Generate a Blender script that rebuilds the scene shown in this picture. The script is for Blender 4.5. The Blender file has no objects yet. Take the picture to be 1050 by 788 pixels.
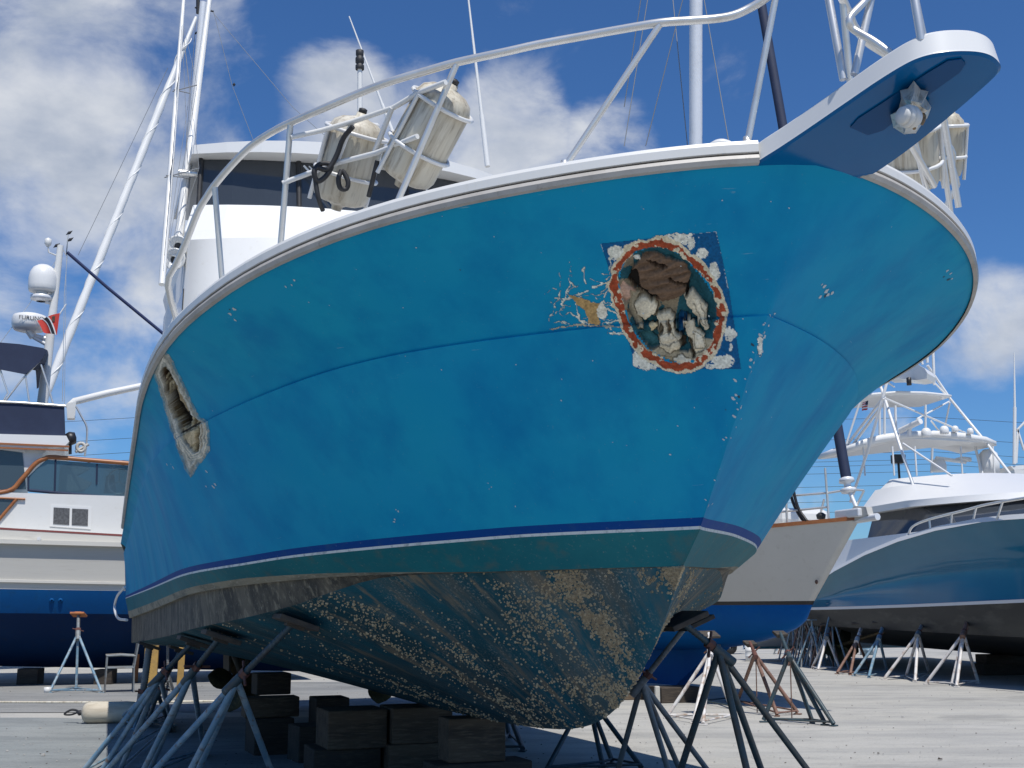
import bpy, bmesh, math, random
import numpy as np
from mathutils import Vector, Matrix
from mathutils import noise as mn
R = math.radians
rnd = random.Random(7)
SC = bpy.context.scene
COL = SC.collection

# ------------------------------------------------------------------ camera
W, H, F = 1050.0, 788.0, 1221.4          # photograph size and focal length in its pixels
CAMH, PITCH, ROLL = 1.45, 0.18559, 0.0038
_fw = np.array([0, math.cos(PITCH), math.sin(PITCH)])
_u = np.array([0, -math.sin(PITCH), math.cos(PITCH)])
_r = np.array([1.0, 0, 0])
_up = _u * math.cos(ROLL) + _r * math.sin(ROLL)
_rt = _r * math.cos(ROLL) - _u * math.sin(ROLL)
_C = np.array([0, 0, CAMH])
cam = bpy.data.objects.new('camera', bpy.data.cameras.new('camera'))
COL.objects.link(cam)
M4 = Matrix(((_rt[0], _up[0], -_fw[0], 0), (_rt[1], _up[1], -_fw[1], 0), (_rt[2], _up[2], -_fw[2], CAMH), (0, 0, 0, 1)))
cam.matrix_world = M4
cam.data.sensor_fit = 'HORIZONTAL'
cam.data.sensor_width = 36.0
cam.data.lens = F / W * 36.0
cam.data.clip_start = 0.1
cam.data.clip_end = 5000
SC.camera = cam

# ------------------------------------------------------------------ light
SUN_EL = R(63)
SUN_H = np.array([0.34, -0.94])            # horizontal direction towards the sun
SUN_H = SUN_H / np.linalg.norm(SUN_H)
SC.view_settings.view_transform = 'Standard'
SC.view_settings.look = 'None'
SC.view_settings.exposure = 0.0
SC.view_settings.gamma = 1.0
SC.view_settings.use_curve_mapping = False
sun = bpy.data.objects.new('sun', bpy.data.lights.new('sun', 'SUN'))
COL.objects.link(sun)
sun.data.energy = 4.6
sun.data.angle = R(0.55)
sun.data.color = (1.0, 0.955, 0.89)
_sd = Vector((SUN_H[0] * math.cos(SUN_EL), SUN_H[1] * math.cos(SUN_EL), math.sin(SUN_EL)))
sun.rotation_euler = _sd.to_track_quat('Z', 'Y').to_euler()
sun.location = _sd * 60

def ray(u, v):
    d = _fw + _rt * ((u - W / 2) / F) + _up * ((H / 2 - v) / F)
    return d / np.linalg.norm(d)

world = bpy.data.worlds.new('World')
SC.world = world
world.use_nodes = True
def build_world():
    nt = world.node_tree
    nt.nodes.clear()
    N = nt.nodes.new
    L = nt.links.new
    out = N('ShaderNodeOutputWorld')
    bg = N('ShaderNodeBackground')
    bg.inputs['Strength'].default_value = 0.092
    L(bg.outputs[0], out.inputs[0])
    sky = N('ShaderNodeTexSky')
    sky.sky_type = 'NISHITA'
    sky.sun_disc = False
    sky.sun_elevation = SUN_EL
    sky.sun_rotation = math.atan2(SUN_H[0], SUN_H[1])
    sky.altitude = 0
    sky.air_density = 1.0
    sky.dust_density = 0.35
    sky.ozone_density = 1.2
    tc = N('ShaderNodeTexCoord')
    nrm = N('ShaderNodeVectorMath'); nrm.operation = 'NORMALIZE'
    L(tc.outputs['Generated'], nrm.inputs[0])
    D = nrm.outputs[0]
    def math_(op, a, b=None, c=None, clamp=False):
        n = N('ShaderNodeMath'); n.operation = op; n.use_clamp = clamp
        for i, x in enumerate((a, b, c)):
            if x is None: continue
            if isinstance(x, (int, float)): n.inputs[i].default_value = x
            else: L(x, n.inputs[i])
        return n.outputs[0]
    # cumulus banks: where in the sky they stand (a compass direction and height), how wide, how strong
    blobs = [(45, 60, 8.5, 1.0), (150, 40, 7, .8), (20, 200, 7.5, 1.0), (60, 290, 6, .75), (150, 260, 7.5, .95), (210, 110, 4.5, .45),
             (130, 130, 4, .7), (175, 205, 4, .6), (345, 110, 4.2, .95), (440, 120, 3.8, .6), (520, 150, 5.0, 1.0), (620, 150, 3.5, .9),
             (420, 160, 4.5, .8), (120, 390, 4, .6), (1010, 335, 4.0, .85), (960, 360, 3.2, .6), (900, 420, 3.0, .5), (830, 470, 3.5, .55), (-60, 330, 8, .8), (60, 450, 4, .6),
             (-150, 60, 12, .9), (-300, 250, 12, .8), (1250, 330, 6, .8), (1500, 250, 9, .8)]
    acc = None
    for (u, v, rad, amp) in blobs:
        d = ray(u, v)
        vm = N('ShaderNodeVectorMath'); vm.operation = 'DOT_PRODUCT'
        L(D, vm.inputs[0]); vm.inputs[1].default_value = tuple(float(x) for x in d)
        mr = N('ShaderNodeMapRange'); mr.interpolation_type = 'SMOOTHSTEP'; mr.clamp = True
        L(vm.outputs['Value'], mr.inputs[0])
        mr.inputs[1].default_value = math.cos(R(rad)); mr.inputs[2].default_value = math.cos(R(rad * .25))
        mr.inputs[3].default_value = 0; mr.inputs[4].default_value = amp
        acc = mr.outputs[0] if acc is None else math_('MAXIMUM', acc, mr.outputs[0])
    mp = N('ShaderNodeMapping'); mp.inputs['Scale'].default_value = (1, 1, 1.7)
    L(D, mp.inputs[0])
    n1 = N('ShaderNodeTexNoise'); n1.inputs['Scale'].default_value = 7.5; n1.inputs['Detail'].default_value = 9; n1.inputs['Roughness'].default_value = .58
    n1.inputs['Distortion'].default_value = .35
    L(mp.outputs[0], n1.inputs['Vector'])
    n2 = N('ShaderNodeTexNoise'); n2.inputs['Scale'].default_value = 13; n2.inputs['Detail'].default_value = 6; n2.inputs['Roughness'].default_value = .55
    L(mp.outputs[0], n2.inputs['Vector'])
    dens = math_('ADD', math_('MULTIPLY', acc, .62), math_('MULTIPLY', math_('SUBTRACT', n1.outputs[0], .5), 1.7))
    mr = N('ShaderNodeMapRange'); mr.interpolation_type = 'SMOOTHSTEP'
    L(dens, mr.inputs[0]); mr.inputs[1].default_value = .20; mr.inputs[2].default_value = .80
    cov = math_('MULTIPLY', mr.outputs[0], .92)
    # cloud tone: brighter at ragged tops, greyer in the thick of it
    tone = N('ShaderNodeMapRange'); L(math_('SUBTRACT', n2.outputs[0], math_('MULTIPLY', dens, .25)), tone.inputs[0])
    tone.inputs[1].default_value = .12; tone.inputs[2].default_value = .55
    cm = N('ShaderNodeMix'); cm.data_type = 'RGBA'
    L(tone.outputs[0], cm.inputs[0])
    cm.inputs[6].default_value = (4.7, 5.3, 6.4, 1); cm.inputs[7].default_value = (8.7, 8.9, 9.2, 1)
    tint = N('ShaderNodeMix'); tint.data_type = 'RGBA'; tint.blend_type = 'MULTIPLY'; tint.inputs[0].default_value = 1
    L(sky.outputs[0], tint.inputs[6]); tint.inputs[7].default_value = (.43, .765, 1.19, 1)
    mx = N('ShaderNodeMix'); mx.data_type = 'RGBA'
    L(cov, mx.inputs[0]); L(tint.outputs[2], mx.inputs[6]); L(cm.outputs[2], mx.inputs[7])
    L(mx.outputs[2], bg.inputs['Color'])
build_world()

# ------------------------------------------------------------------ helpers
def at_y(u, v, Y):
    d = ray(u, v); return _C + d * (Y / d[1])
def at_z(u, v, z=0.0):
    d = ray(u, v); return _C + d * ((z - CAMH) / d[2])
def at_plane(u, v, P0, n):
    d = ray(u, v); n = np.asarray(n, float); return _C + d * (np.dot(n, np.asarray(P0) - _C) / np.dot(n, d))

class Frame:
    """a thing's own axes: x forward, y to port, z up"""
    def __init__(s, x, y, ang, z=0.0, heel=0.0):
        s.o = np.array([x, y, z]); c, q = math.cos(ang), math.sin(ang); s.ang = ang
        s.X = np.array([c, q, 0]); Y = np.array([-q, c, 0]); Z = np.array([0, 0, 1.0])
        s.Y = Y * math.cos(heel) - Z * math.sin(heel); s.Z = Z * math.cos(heel) + Y * math.sin(heel)
    def wld(s, l):
        l = np.asarray(l, float); return s.o + l[..., 0:1] * s.X + l[..., 1:2] * s.Y + l[..., 2:3] * s.Z
    def place(s, o):
        o.matrix_world = Matrix(((s.X[0], s.Y[0], s.Z[0], s.o[0]), (s.X[1], s.Y[1], s.Z[1], s.o[1]), (s.X[2], s.Y[2], s.Z[2], s.o[2]), (0, 0, 0, 1)))
    def loc(s, P):
        d = np.asarray(P) - s.o; return np.array([d @ s.X, d @ s.Y, d @ s.Z])
    def px(s, u, v, axis, val):
        """the point of a ray where local coordinate `axis` has value val"""
        A = (s.X, s.Y, s.Z)[axis]; d = ray(u, v)
        t = (val - (_C - s.o) @ A) / (d @ A); return s.loc(_C + d * t)

class MB:
    def __init__(s): s.v = []; s.f = []; s.m = []; s.sm = []
    def add(s, vs, fs, mi=0, smooth=True):
        o = len(s.v); s.v += [tuple(float(c) for c in p) for p in vs]
        for f in fs: s.f.append(tuple(o + i for i in f)); s.m.append(mi); s.sm.append(smooth)
    def grid(s, rows, mi=0, smooth=True, flip=False, closed=False):
        n = len(rows[0]); vs = [p for r in rows for p in r]; fs = []
        for i in range(len(rows) - 1):
            for j in range(n if closed else n - 1):
                a, b, c, d = i * n + j, i * n + (j + 1) % n, (i + 1) * n + (j + 1) % n, (i + 1) * n + j
                fs.append((a, d, c, b) if flip else (a, b, c, d))
        s.add(vs, fs, mi, smooth)
    def box(s, c, size, rot=None, mi=0, bev=0.0):
        hx, hy, hz = (q / 2 for q in size); b = min(bev, hx * .9, hy * .9, hz * .9)
        Q = rot if rot is not None else Matrix.Identity(3); c = Vector(c)
        if b <= 0:
            vs = [Q @ Vector((x, y, z)) + c for z in (-hz, hz) for y in (-hy, hy) for x in (-hx, hx)]
            s.add(vs, [(0, 2, 3, 1), (4, 5, 7, 6), (0, 1, 5, 4), (2, 6, 7, 3), (0, 4, 6, 2), (1, 3, 7, 5)], mi, False); return
        bm = bmesh.new(); bmesh.ops.create_cube(bm, size=1)
        for v in bm.verts: v.co = Vector((v.co.x * 2 * hx, v.co.y * 2 * hy, v.co.z * 2 * hz))
        bmesh.ops.bevel(bm, geom=list(bm.edges), offset=b, segments=2, affect='EDGES', profile=.5)
        bm.verts.index_update()
        s.add([Q @ v.co + c for v in bm.verts], [[v.index for v in f.verts] for f in bm.faces], mi, False); bm.free()
    def tube(s, pts, r, n=8, mi=0, caps=True, smooth=True):
        P = [Vector(p) for p in pts]; rs = r if isinstance(r, (list, tuple)) else [r] * len(P)
        up = None; rings = []
        for i, p in enumerate(P):
            t = (P[min(i + 1, len(P) - 1)] - P[max(i - 1, 0)])
            if t.length < 1e-9: t = Vector((0, 0, 1))
            t.normalize()
            if up is None:
                up = Vector((0, 0, 1)) if abs(t.z) < .9 else Vector((1, 0, 0))
            a = (up - t * up.dot(t))
            if a.length < 1e-6: a = t.orthogonal()
            a.normalize(); up = a; b = t.cross(a)
            rings.append([p + (a * math.cos(2 * math.pi * k / n) + b * math.sin(2 * math.pi * k / n)) * rs[i] for k in range(n)])
        s.grid(rings, mi, smooth, closed=True)
        if caps:
            s.add(rings[0], [tuple(reversed(range(n)))], mi, False); s.add(rings[-1], [tuple(range(n))], mi, False)
    def lathe(s, prof, c=(0, 0, 0), axis=(0, 0, 1), n=20, mi=0, smooth=True):
        t = Vector(axis).normalized(); a = t.orthogonal().normalized(); b = t.cross(a); c = Vector(c)
        rows = [[c + t * h + (a * math.cos(2 * math.pi * k / n) + b * math.sin(2 * math.pi * k / n)) * max(r, 1e-4) for k in range(n)] for (r, h) in prof]
        s.grid(rows, mi, smooth, closed=True)
    def prism(s, poly, off, mi=0, smooth=False):
        """closed outline (3-D points) pushed along the vector off"""
        n = len(poly); A = [Vector(p) for p in poly]; o = Vector(off); B = [p + o for p in A]
        s.add(A, [tuple(range(n))], mi, False); s.add(B, [tuple(reversed(range(n)))], mi, False)
        s.add(A + B, [(i, i + n, (i + 1) % n + n, (i + 1) % n) for i in range(n)], mi, smooth)
    def build(s, name, mats, parent=None, recalc=True):
        me = bpy.data.meshes.new(name); me.from_pydata(s.v, [], s.f)
        for m in (mats if isinstance(mats, (list, tuple)) else [mats]): me.materials.append(m)
        me.polygons.foreach_set('material_index', s.m); me.polygons.foreach_set('use_smooth', s.sm)
        if recalc:
            bm = bmesh.new(); bm.from_mesh(me); bmesh.ops.recalc_face_normals(bm, faces=bm.faces[:]); bm.to_mesh(me); bm.free()
        me.update()
        o = bpy.data.objects.new(name, me); COL.objects.link(o)
        if parent is not None: o.parent = parent
        return o

def tag(o, label=None, cat=None, group=None, kind=None):
    if label: o['label'] = label
    if cat: o['category'] = cat
    if group: o['group'] = group
    if kind: o['kind'] = kind
    return o
def empty(name, loc=(0, 0, 0), rz=0.0, label=None, cat=None, group=None):
    o = bpy.data.objects.new(name, None); COL.objects.link(o); o.location = loc; o.rotation_euler = (0, 0, rz); o.empty_display_size = .2
    return tag(o, label, cat, group)
def copy_tree(o, parent=None, depth=0):
    c = o.copy(); COL.objects.link(c)
    if parent is not None: c.parent = parent
    if depth < 2:
        for ch in list(o.children): copy_tree(ch, c, depth + 1)
    return c
def interp(xs, ys, x):
    """smooth monotone interpolation (pchip)"""
    xs = np.asarray(xs, float); ys = np.asarray(ys, float); h = np.diff(xs); dl = np.diff(ys) / h
    m = np.zeros(len(xs))
    for i in range(1, len(xs) - 1):
        if dl[i - 1] * dl[i] > 0:
            w1 = 2 * h[i] + h[i - 1]; w2 = h[i] + 2 * h[i - 1]; m[i] = (w1 + w2) / (w1 / dl[i - 1] + w2 / dl[i])
    m[0] = dl[0]; m[-1] = dl[-1]
    x = np.clip(np.asarray(x, float), xs[0], xs[-1]); i = np.clip(np.searchsorted(xs, x) - 1, 0, len(h) - 1)
    t = (x - xs[i]) / h[i]; t2 = t * t; t3 = t2 * t
    return ys[i] * (2 * t3 - 3 * t2 + 1) + h[i] * m[i] * (t3 - 2 * t2 + t) + ys[i + 1] * (3 * t2 - 2 * t3) + h[i] * m[i + 1] * (t3 - t2)
def smooth_path(pts, k=8):
    """Catmull-Rom through the points"""
    P = [Vector(p) for p in pts]; P = [P[0] * 2 - P[1]] + P + [P[-1] * 2 - P[-2]]; out = []
    for i in range(1, len(P) - 2):
        for j in range(k):
            t = j / k; a, b, c, d = P[i - 1:i + 3]
            out.append(.5 * ((2 * b) + (c - a) * t + (2 * a - 5 * b + 4 * c - d) * t * t + (3 * b - a - 3 * c + d) * t ** 3))
    return out + [P[-2]]

# ------------------------------------------------------------------ materials
def mat(name, col, rough=.5, metal=0.0, var=None, bump=None, coat=0.0, spec=.5, alpha=None, trans=0.0, stretch=None, rvar=0.0):
    """var: list of (scale, low, high, colour, amount[, detail]) noise-masked overlays; bump: (scale, strength)"""
    m = bpy.data.materials.new(name); m.use_nodes = True; nt = m.node_tree; N = nt.nodes.new; L = nt.links.new
    p = nt.nodes['Principled BSDF']
    p.inputs['Roughness'].default_value = rough; p.inputs['Metallic'].default_value = metal
    p.inputs['Specular IOR Level'].default_value = spec; p.inputs['Coat Weight'].default_value = coat
    p.inputs['Transmission Weight'].default_value = trans
    tc = N('ShaderNodeTexCoord'); vec = tc.outputs['Object']
    if stretch:
        mp = N('ShaderNodeMapping'); mp.inputs['Scale'].default_value = stretch; L(vec, mp.inputs[0]); vec = mp.outputs[0]
    cur = None
    for k, o in enumerate(var or []):
        sc, lo, hi, c2, amt = o[:5]
        n = N('ShaderNodeTexNoise'); n.inputs['Scale'].default_value = sc; n.inputs['Detail'].default_value = o[5] if len(o) > 5 else 6; n.inputs['Roughness'].default_value = .62
        of = N('ShaderNodeVectorMath'); of.operation = 'ADD'; of.inputs[1].default_value = (k * 7.3, k * 3.1, k * 5.7); L(vec, of.inputs[0]); L(of.outputs[0], n.inputs['Vector'])
        r = N('ShaderNodeMapRange'); r.inputs[1].default_value = lo; r.inputs[2].default_value = hi; r.inputs[4].default_value = amt; L(n.outputs[0], r.inputs[0])
        x = N('ShaderNodeMix'); x.data_type = 'RGBA'; L(r.outputs[0], x.inputs[0])
        if cur is None: x.inputs[6].default_value = (*col, 1)
        else: L(cur, x.inputs[6])
        x.inputs[7].default_value = (*c2, 1); cur = x.outputs[2]
        if k == 0 and rvar:
            rr = N('ShaderNodeMapRange'); rr.inputs[1].default_value = .3; rr.inputs[2].default_value = .7
            rr.inputs[3].default_value = rough - rvar; rr.inputs[4].default_value = rough + rvar; L(n.outputs[0], rr.inputs[0]); L(rr.outputs[0], p.inputs['Roughness'])
    if cur is None: p.inputs['Base Color'].default_value = (*col, 1)
    else: L(cur, p.inputs['Base Color'])
    if bump:
        n = N('ShaderNodeTexNoise'); n.inputs['Scale'].default_value = bump[0]; n.inputs['Detail'].default_value = 5; L(vec, n.inputs['Vector'])
        b = N('ShaderNodeBump'); b.inputs['Strength'].default_value = bump[1]; b.inputs['Distance'].default_value = .01; L(n.outputs[0], b.inputs['Height']); L(b.outputs[0], p.inputs['Normal'])
    return m
M = {}
M['white'] = mat('white_gelcoat', (.66, .66, .64), .32, var=[(1.5, .45, .75, (.62, .61, .57), .6), (14, .58, .75, (.5, .47, .4), .25)])
M['white_clean'] = mat('white_paint', (.70, .70, .685), .28, var=[(1.2, .45, .8, (.7, .7, .68), .6)])
M['grey_wire'] = mat('grey_wire', (.22, .23, .24), .6)
M['steel'] = mat('stainless_steel', (.70, .69, .66), .36, .65, var=[(9, .5, .75, (.5, .47, .42), .5)])
M['alu'] = mat('painted_aluminium', (.72, .73, .74), .35, .2, var=[(6, .5, .75, (.55, .55, .54), .4)])
M['rubber'] = mat('black_rubber', (.02, .02, .022), .6, var=[(12, .5, .7, (.05, .05, .05), .6)])
M['rub_rail'] = mat('grey_rub_rail', (.42, .40, .37), .5, var=[(5, .45, .7, (.27, .25, .22), .7), (40, .6, .75, (.15, .13, .11), .5)])
M['glass_dark'] = mat('smoked_glass', (.040, .047, .056), .05, spec=.6)
M['navy'] = mat('navy_canvas', (.010, .020, .055), .75, var=[(3, .45, .75, (.02, .035, .08), .6)], bump=(60, .2))

# ------------------------------------------------------------------ ground
def ground_mat(name, base, warm, dark, sc=1.0):
    m = bpy.data.materials.new(name); m.use_nodes = True; nt = m.node_tree; N = nt.nodes.new; L = nt.links.new
    p = nt.nodes['Principled BSDF']; p.inputs['Roughness'].default_value = .9; p.inputs['Specular IOR Level'].default_value = .2
    tc = N('ShaderNodeTexCoord')
    def noise(s, stretch=(1, 1, 1), det=6, rot=0.0):
        mp = N('ShaderNodeMapping'); mp.inputs['Scale'].default_value = stretch; mp.inputs['Rotation'].default_value = (0, 0, rot); L(tc.outputs['Object'], mp.inputs[0])
        n = N('ShaderNodeTexNoise'); n.inputs['Scale'].default_value = s * sc; n.inputs['Detail'].default_value = det; n.inputs['Roughness'].default_value = .65; L(mp.outputs[0], n.inputs[0]); return n.outputs[0]
    def mix(fac, lo, hi, amt, a, b):
        r = N('ShaderNodeMapRange'); r.inputs[1].default_value = lo; r.inputs[2].default_value = hi; r.inputs[4].default_value = amt; L(fac, r.inputs[0])
        x = N('ShaderNodeMix'); x.data_type = 'RGBA'; L(r.outputs[0], x.inputs[0])
        if isinstance(a, tuple): x.inputs[6].default_value = (*a, 1)
        else: L(a, x.inputs[6])
        x.inputs[7].default_value = (*b, 1); return x.outputs[2]
    c = mix(noise(.35, (.35, 1, 1)), .4, .65, .8, base, warm)
    c = mix(noise(1.1, (.22, 1, 1), 8, .05), .46, .62, .7, c, dark)
    c = mix(noise(.5, (.6, 1, 1), 9, .4), .56, .64, .55, c, tuple(q * .72 for q in dark))
    c = mix(noise(4.2, (.35, 1, 1), 8), .50, .66, .65, c, dark)
    c = mix(noise(30, (1, 1, 1), 4), .56, .70, .6, c, tuple(q * .55 for q in dark))
    c = mix(noise(.9, (.5, 1, 1), 6, .3), .58, .75, .4, c, tuple(min(.8, q * 1.35) for q in base))
    L(c, p.inputs['Base Color'])
    b = N('ShaderNodeBump'); b.inputs['Strength'].default_value = .35; b.inputs['Distance'].default_value = .01; L(noise(24, det=8), b.inputs['Height']); L(b.outputs[0], p.inputs['Normal'])
    return m
M['concrete'] = ground_mat('pale_concrete', (.40, .392, .365), (.42, .405, .36), (.29, .288, .275))
M['asphalt'] = ground_mat('worn_asphalt', (.24, .245, .24), (.27, .265, .25), (.17, .175, .175))
M['dusty'] = ground_mat('blue_dusted_concrete', (.235, .255, .255), (.29, .30, .29), (.17, .185, .19))
def flat(name, pts, z, m):
    b = MB(); b.add([(x, y, z) for x, y in pts], [tuple(range(len(pts)))], 0, False); o = b.build(name, m); return tag(o, kind='structure')
flat('ground', [(-900, -200), (900, -200), (900, 1500), (-900, 1500)], 0, M['concrete'])
# the dusty work bay beside the boat and the asphalt lane behind it
random.seed(3)
_p = [(-9.5, 3), (-1.2, 3), (-1.0, 9), (-1.4, 13), (-2.0, 16.3)] + [(-2.6 - k * .9, 16.6 + .25 * math.sin(k * 1.7)) for k in range(12)] + [(-13.5, 15), (-12, 9)]
flat('work_bay_pavement', _p, .004, M['dusty'])
flat('asphalt_lane', [(-60, 17.9), (-.6, 17.5), (1.0, 20.2), (2.0, 24.4), (-60, 24.9)], .008, M['asphalt'])

# ------------------------------------------------------------------ the blue motor yacht
PSI, HEEL = .35359, -.02201
_tmp = Frame(0, 0, math.atan2(-math.cos(PSI), math.sin(PSI)), 0, HEEL)
_o = np.array([1.33901, 4.94361, 3.35832]) - _tmp.Z * 3.358
BF = Frame(_o[0], _o[1], _tmp.ang, _o[2], HEEL)
ZH = 3.358                                  # stem head height in the boat's own axes
BOAT = empty('motor_yacht', label='big turquoise blue motor yacht with a ground open hole in its flared bow', cat='yacht')
BF.place(BOAT)
LEN = 14.2
def cv(s, B, Lm, p, q): return B * (1 - (1 - np.clip(s / Lm, 0, 1)) ** p) ** q
def sheer(s, inn=0.0, dz=0.0, side=-1):
    s = np.asarray(s, float)
    b = cv(s, 2.575, 4.301, 3.09, .7065) - .0285 * np.maximum(s - 4.301, 0)
    z = interp([0, .14, .28, .46, .68, .89, 1.13, 1.44, 1.8, 2.14, 2.57, 3.05, 3.63, 4.66, 7.17, 10.4, 11.3, 11.8, 12.3, 14.3],
               [0, -.02, -.04, -.064, -.088, -.111, -.139, -.18, -.229, -.277, -.327, -.38, -.437, -.505, -.6, -.77, -.83, -.85, -.87, -.92], s)
    return np.stack([-s, side * np.maximum(b - inn, 0), ZH + z + dz], -1)
T = np.concatenate([[0], np.geomspace(.0016, 1, 84)])
def soft(s, b, s0):
    """ease the shoulder where a half-breadth curve runs out into the parallel body"""
    g = np.linspace(0, LEN + 4, 1200); v = np.interp(g, s, b); k = np.exp(-.5 * (np.arange(-120, 121) * (g[1] - g[0]) / .62) ** 2); k /= k.sum()
    w = np.convolve(np.pad(v, 120, mode='edge'), k, 'valid'); f = np.clip((s - s0 - 1.6) / 1.6, 0, 1); return b * (1 - f) + np.interp(s, g, w) * f
def hull_lines():
    o = {}
    o['sheer'] = sheer(T * LEN)
    s = .466 + (LEN - .466) * T
    o['kn'] = np.stack([-s, -(cv(s - .466, 2.45, 4.25, 2.4, 1.0) - .024 * np.maximum(s - 5, 0)), ZH + interp([.46, .7, 1.0, 1.3, 1.7, 2.06, 2.63, 3.19, 3.76, 6, 14.2], [-.57, -.56, -.552, -.553, -.562, -.588, -.652, -.706, -.742, -.80, -1.05], s)], -1)
    s = 1.203 + (LEN - 1.203) * T
    o['wl'] = np.stack([-s, -cv(s - 1.203, 2.199, 3.61, 1.712, 1.162), ZH + interp([1.203, 1.95, 2.44, 3.03, 3.38, 4.02, 7.07, 14.2], [-1.514, -1.506, -1.518, -1.537, -1.550, -1.583, -1.635, -1.705], s)], -1)
    s = 1.405 + (LEN - 1.405) * T
    o['rail'] = np.stack([-s, -cv(s - 1.405, 2.14, 3.6, 1.65, 1.18), ZH + interp([1.4, 1.81, 2.3, 2.77, 3.27, 3.93, 4.88, 9, 14.2], [-1.70, -1.694, -1.69, -1.681, -1.682, -1.70, -1.735, -1.86, -1.99], s)], -1)
    o['chine'] = np.stack([-s, -cv(s - 1.405, 2.10, 3.8, 1.65, 1.18), ZH + interp([1.4, 1.81, 2.3, 2.84, 3.1, 3.38, 3.84, 4.5, 6.16, 9.5, 14.2], [-1.704, -1.698, -1.695, -1.688, -1.70, -1.757, -1.862, -1.944, -2.047, -2.18, -2.34], s)], -1)
    kz = interp([1.3, 1.411, 1.6, 1.814, 2.1, 2.391, 2.75, 3.115, 3.7, 4.587, 6.5, 9, 14.2], [-1.61, -1.711, -1.93, -2.156, -2.37, -2.526, -2.625, -2.674, -2.71, -2.735, -2.752, -2.74, -2.60], s)
    o['keel'] = np.stack([-s, np.zeros_like(s), ZH + kz], -1)
    for k in ('kn', 'wl', 'rail', 'chine'): o[k][:, 1] = -soft(-o[k][:, 0], -o[k][:, 1], -o[k][0, 0])
    return o
HL = hull_lines()
def lerp(a, b, t): return a + (b - a) * t
def hull_paint():
    m = bpy.data.materials.new('weathered_blue_topside_paint'); m.use_nodes = True; nt = m.node_tree; N = nt.nodes.new; L = nt.links.new
    p = nt.nodes['Principled BSDF']; tc = N('ShaderNodeTexCoord')
    def noise(s, st=(1, 1, 1), det=7, rough=.6, off=0.0):
        mp = N('ShaderNodeMapping'); mp.inputs['Scale'].default_value = st; mp.inputs['Location'].default_value = (off, off * 2, off); L(tc.outputs['Object'], mp.inputs[0])
        n = N('ShaderNodeTexNoise'); n.inputs['Scale'].default_value = s; n.inputs['Detail'].default_value = det; n.inputs['Roughness'].default_value = rough; L(mp.outputs[0], n.inputs[0]); return n.outputs[0]
    def ramp(f, lo, hi, a, b):
        r = N('ShaderNodeMapRange'); r.inputs[1].default_value = lo; r.inputs[2].default_value = hi; r.inputs[3].default_value = a; r.inputs[4].default_value = b; L(f, r.inputs[0]); return r.outputs[0]
    def mix(f, a, b):
        x = N('ShaderNodeMix'); x.data_type = 'RGBA'; L(f, x.inputs[0])
        if isinstance(a, tuple): x.inputs[6].default_value = (*a, 1)
        else: L(a, x.inputs[6])
        x.inputs[7].default_value = (*b, 1); return x.outputs[2]
    c = mix(ramp(noise(.8, (1, 1, .6)), .35, .7, 0, 1), (.004, .272, .505), (.008, .318, .505))
    c = mix(ramp(noise(2.6, (.6, .6, 2.0), off=3), .46, .72, 0, .6), c, (.010, .31, .53))
    c = mix(ramp(noise(1.6, (1.6, 1.6, .7), off=9), .46, .72, 0, .7), c, (.0, .175, .415))
    c = mix(ramp(noise(60, (1, 1, .5), 3, off=5), .66, .74, 0, .35), c, (.10, .30, .42))
    c = mix(ramp(noise(30, (.25, .25, 3.0), 4, off=11), .70, .77, 0, .5), c, (.25, .42, .5))
    L(c, p.inputs['Base Color'])
    L(ramp(noise(2.2, (1, 1, .5), off=2), .3, .7, .50, .68), p.inputs['Roughness'])
    p.inputs['Specular IOR Level'].default_value = .10
    b = N('ShaderNodeBump'); b.inputs['Strength'].default_value = .10; b.inputs['Distance'].default_value = .02; L(noise(1.7, off=1), b.inputs['Height']); L(b.outputs[0], p.inputs['Normal'])
    return m
M['hull'] = hull_paint()
M['boot'] = mat('dark_blue_boot_stripe', (.002, .055, .25), .6, var=[(7, .52, .72, (.03, .10, .22), .5), (40, .64, .74, (.3, .36, .4), .5)], spec=.12)
M['pin'] = mat('white_pin_stripe', (.62, .65, .64), .5, var=[(25, .5, .66, (.25, .3, .32), .8)])
M['teal'] = mat('old_teal_antifouling', (.010, .130, .165), .62, var=[(1.3, .42, .65, (.018, .17, .20), .8), (9, .52, .72, (.09, .13, .12), .6), (45, .62, .72, (.28, .28, .24), .5)], bump=(40, .15), spec=.15)
M['spray'] = mat('fouled_spray_strake', (.27, .245, .18), .8, var=[(6, .47, .64, (.08, .085, .07), .8), (50, .55, .68, (.38, .37, .32), .7)], bump=(60, .4), stretch=(.5, .5, 1.6))
M['strake'] = mat('black_fouled_chine', (.040, .038, .032), .75, var=[(3, .45, .62, (.15, .13, .095), .8), (16, .52, .66, (.26, .225, .16), .7), (60, .6, .7, (.34, .33, .29), .55)], bump=(70, .4), stretch=(1.6, 1.6, .5))
M['hullblue_gloss'] = mat('glossy_blue_gelcoat', (.0005, .105, .30), .12, var=[(2, .45, .7, (.001, .13, .34), .6)], spec=.15)
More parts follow.
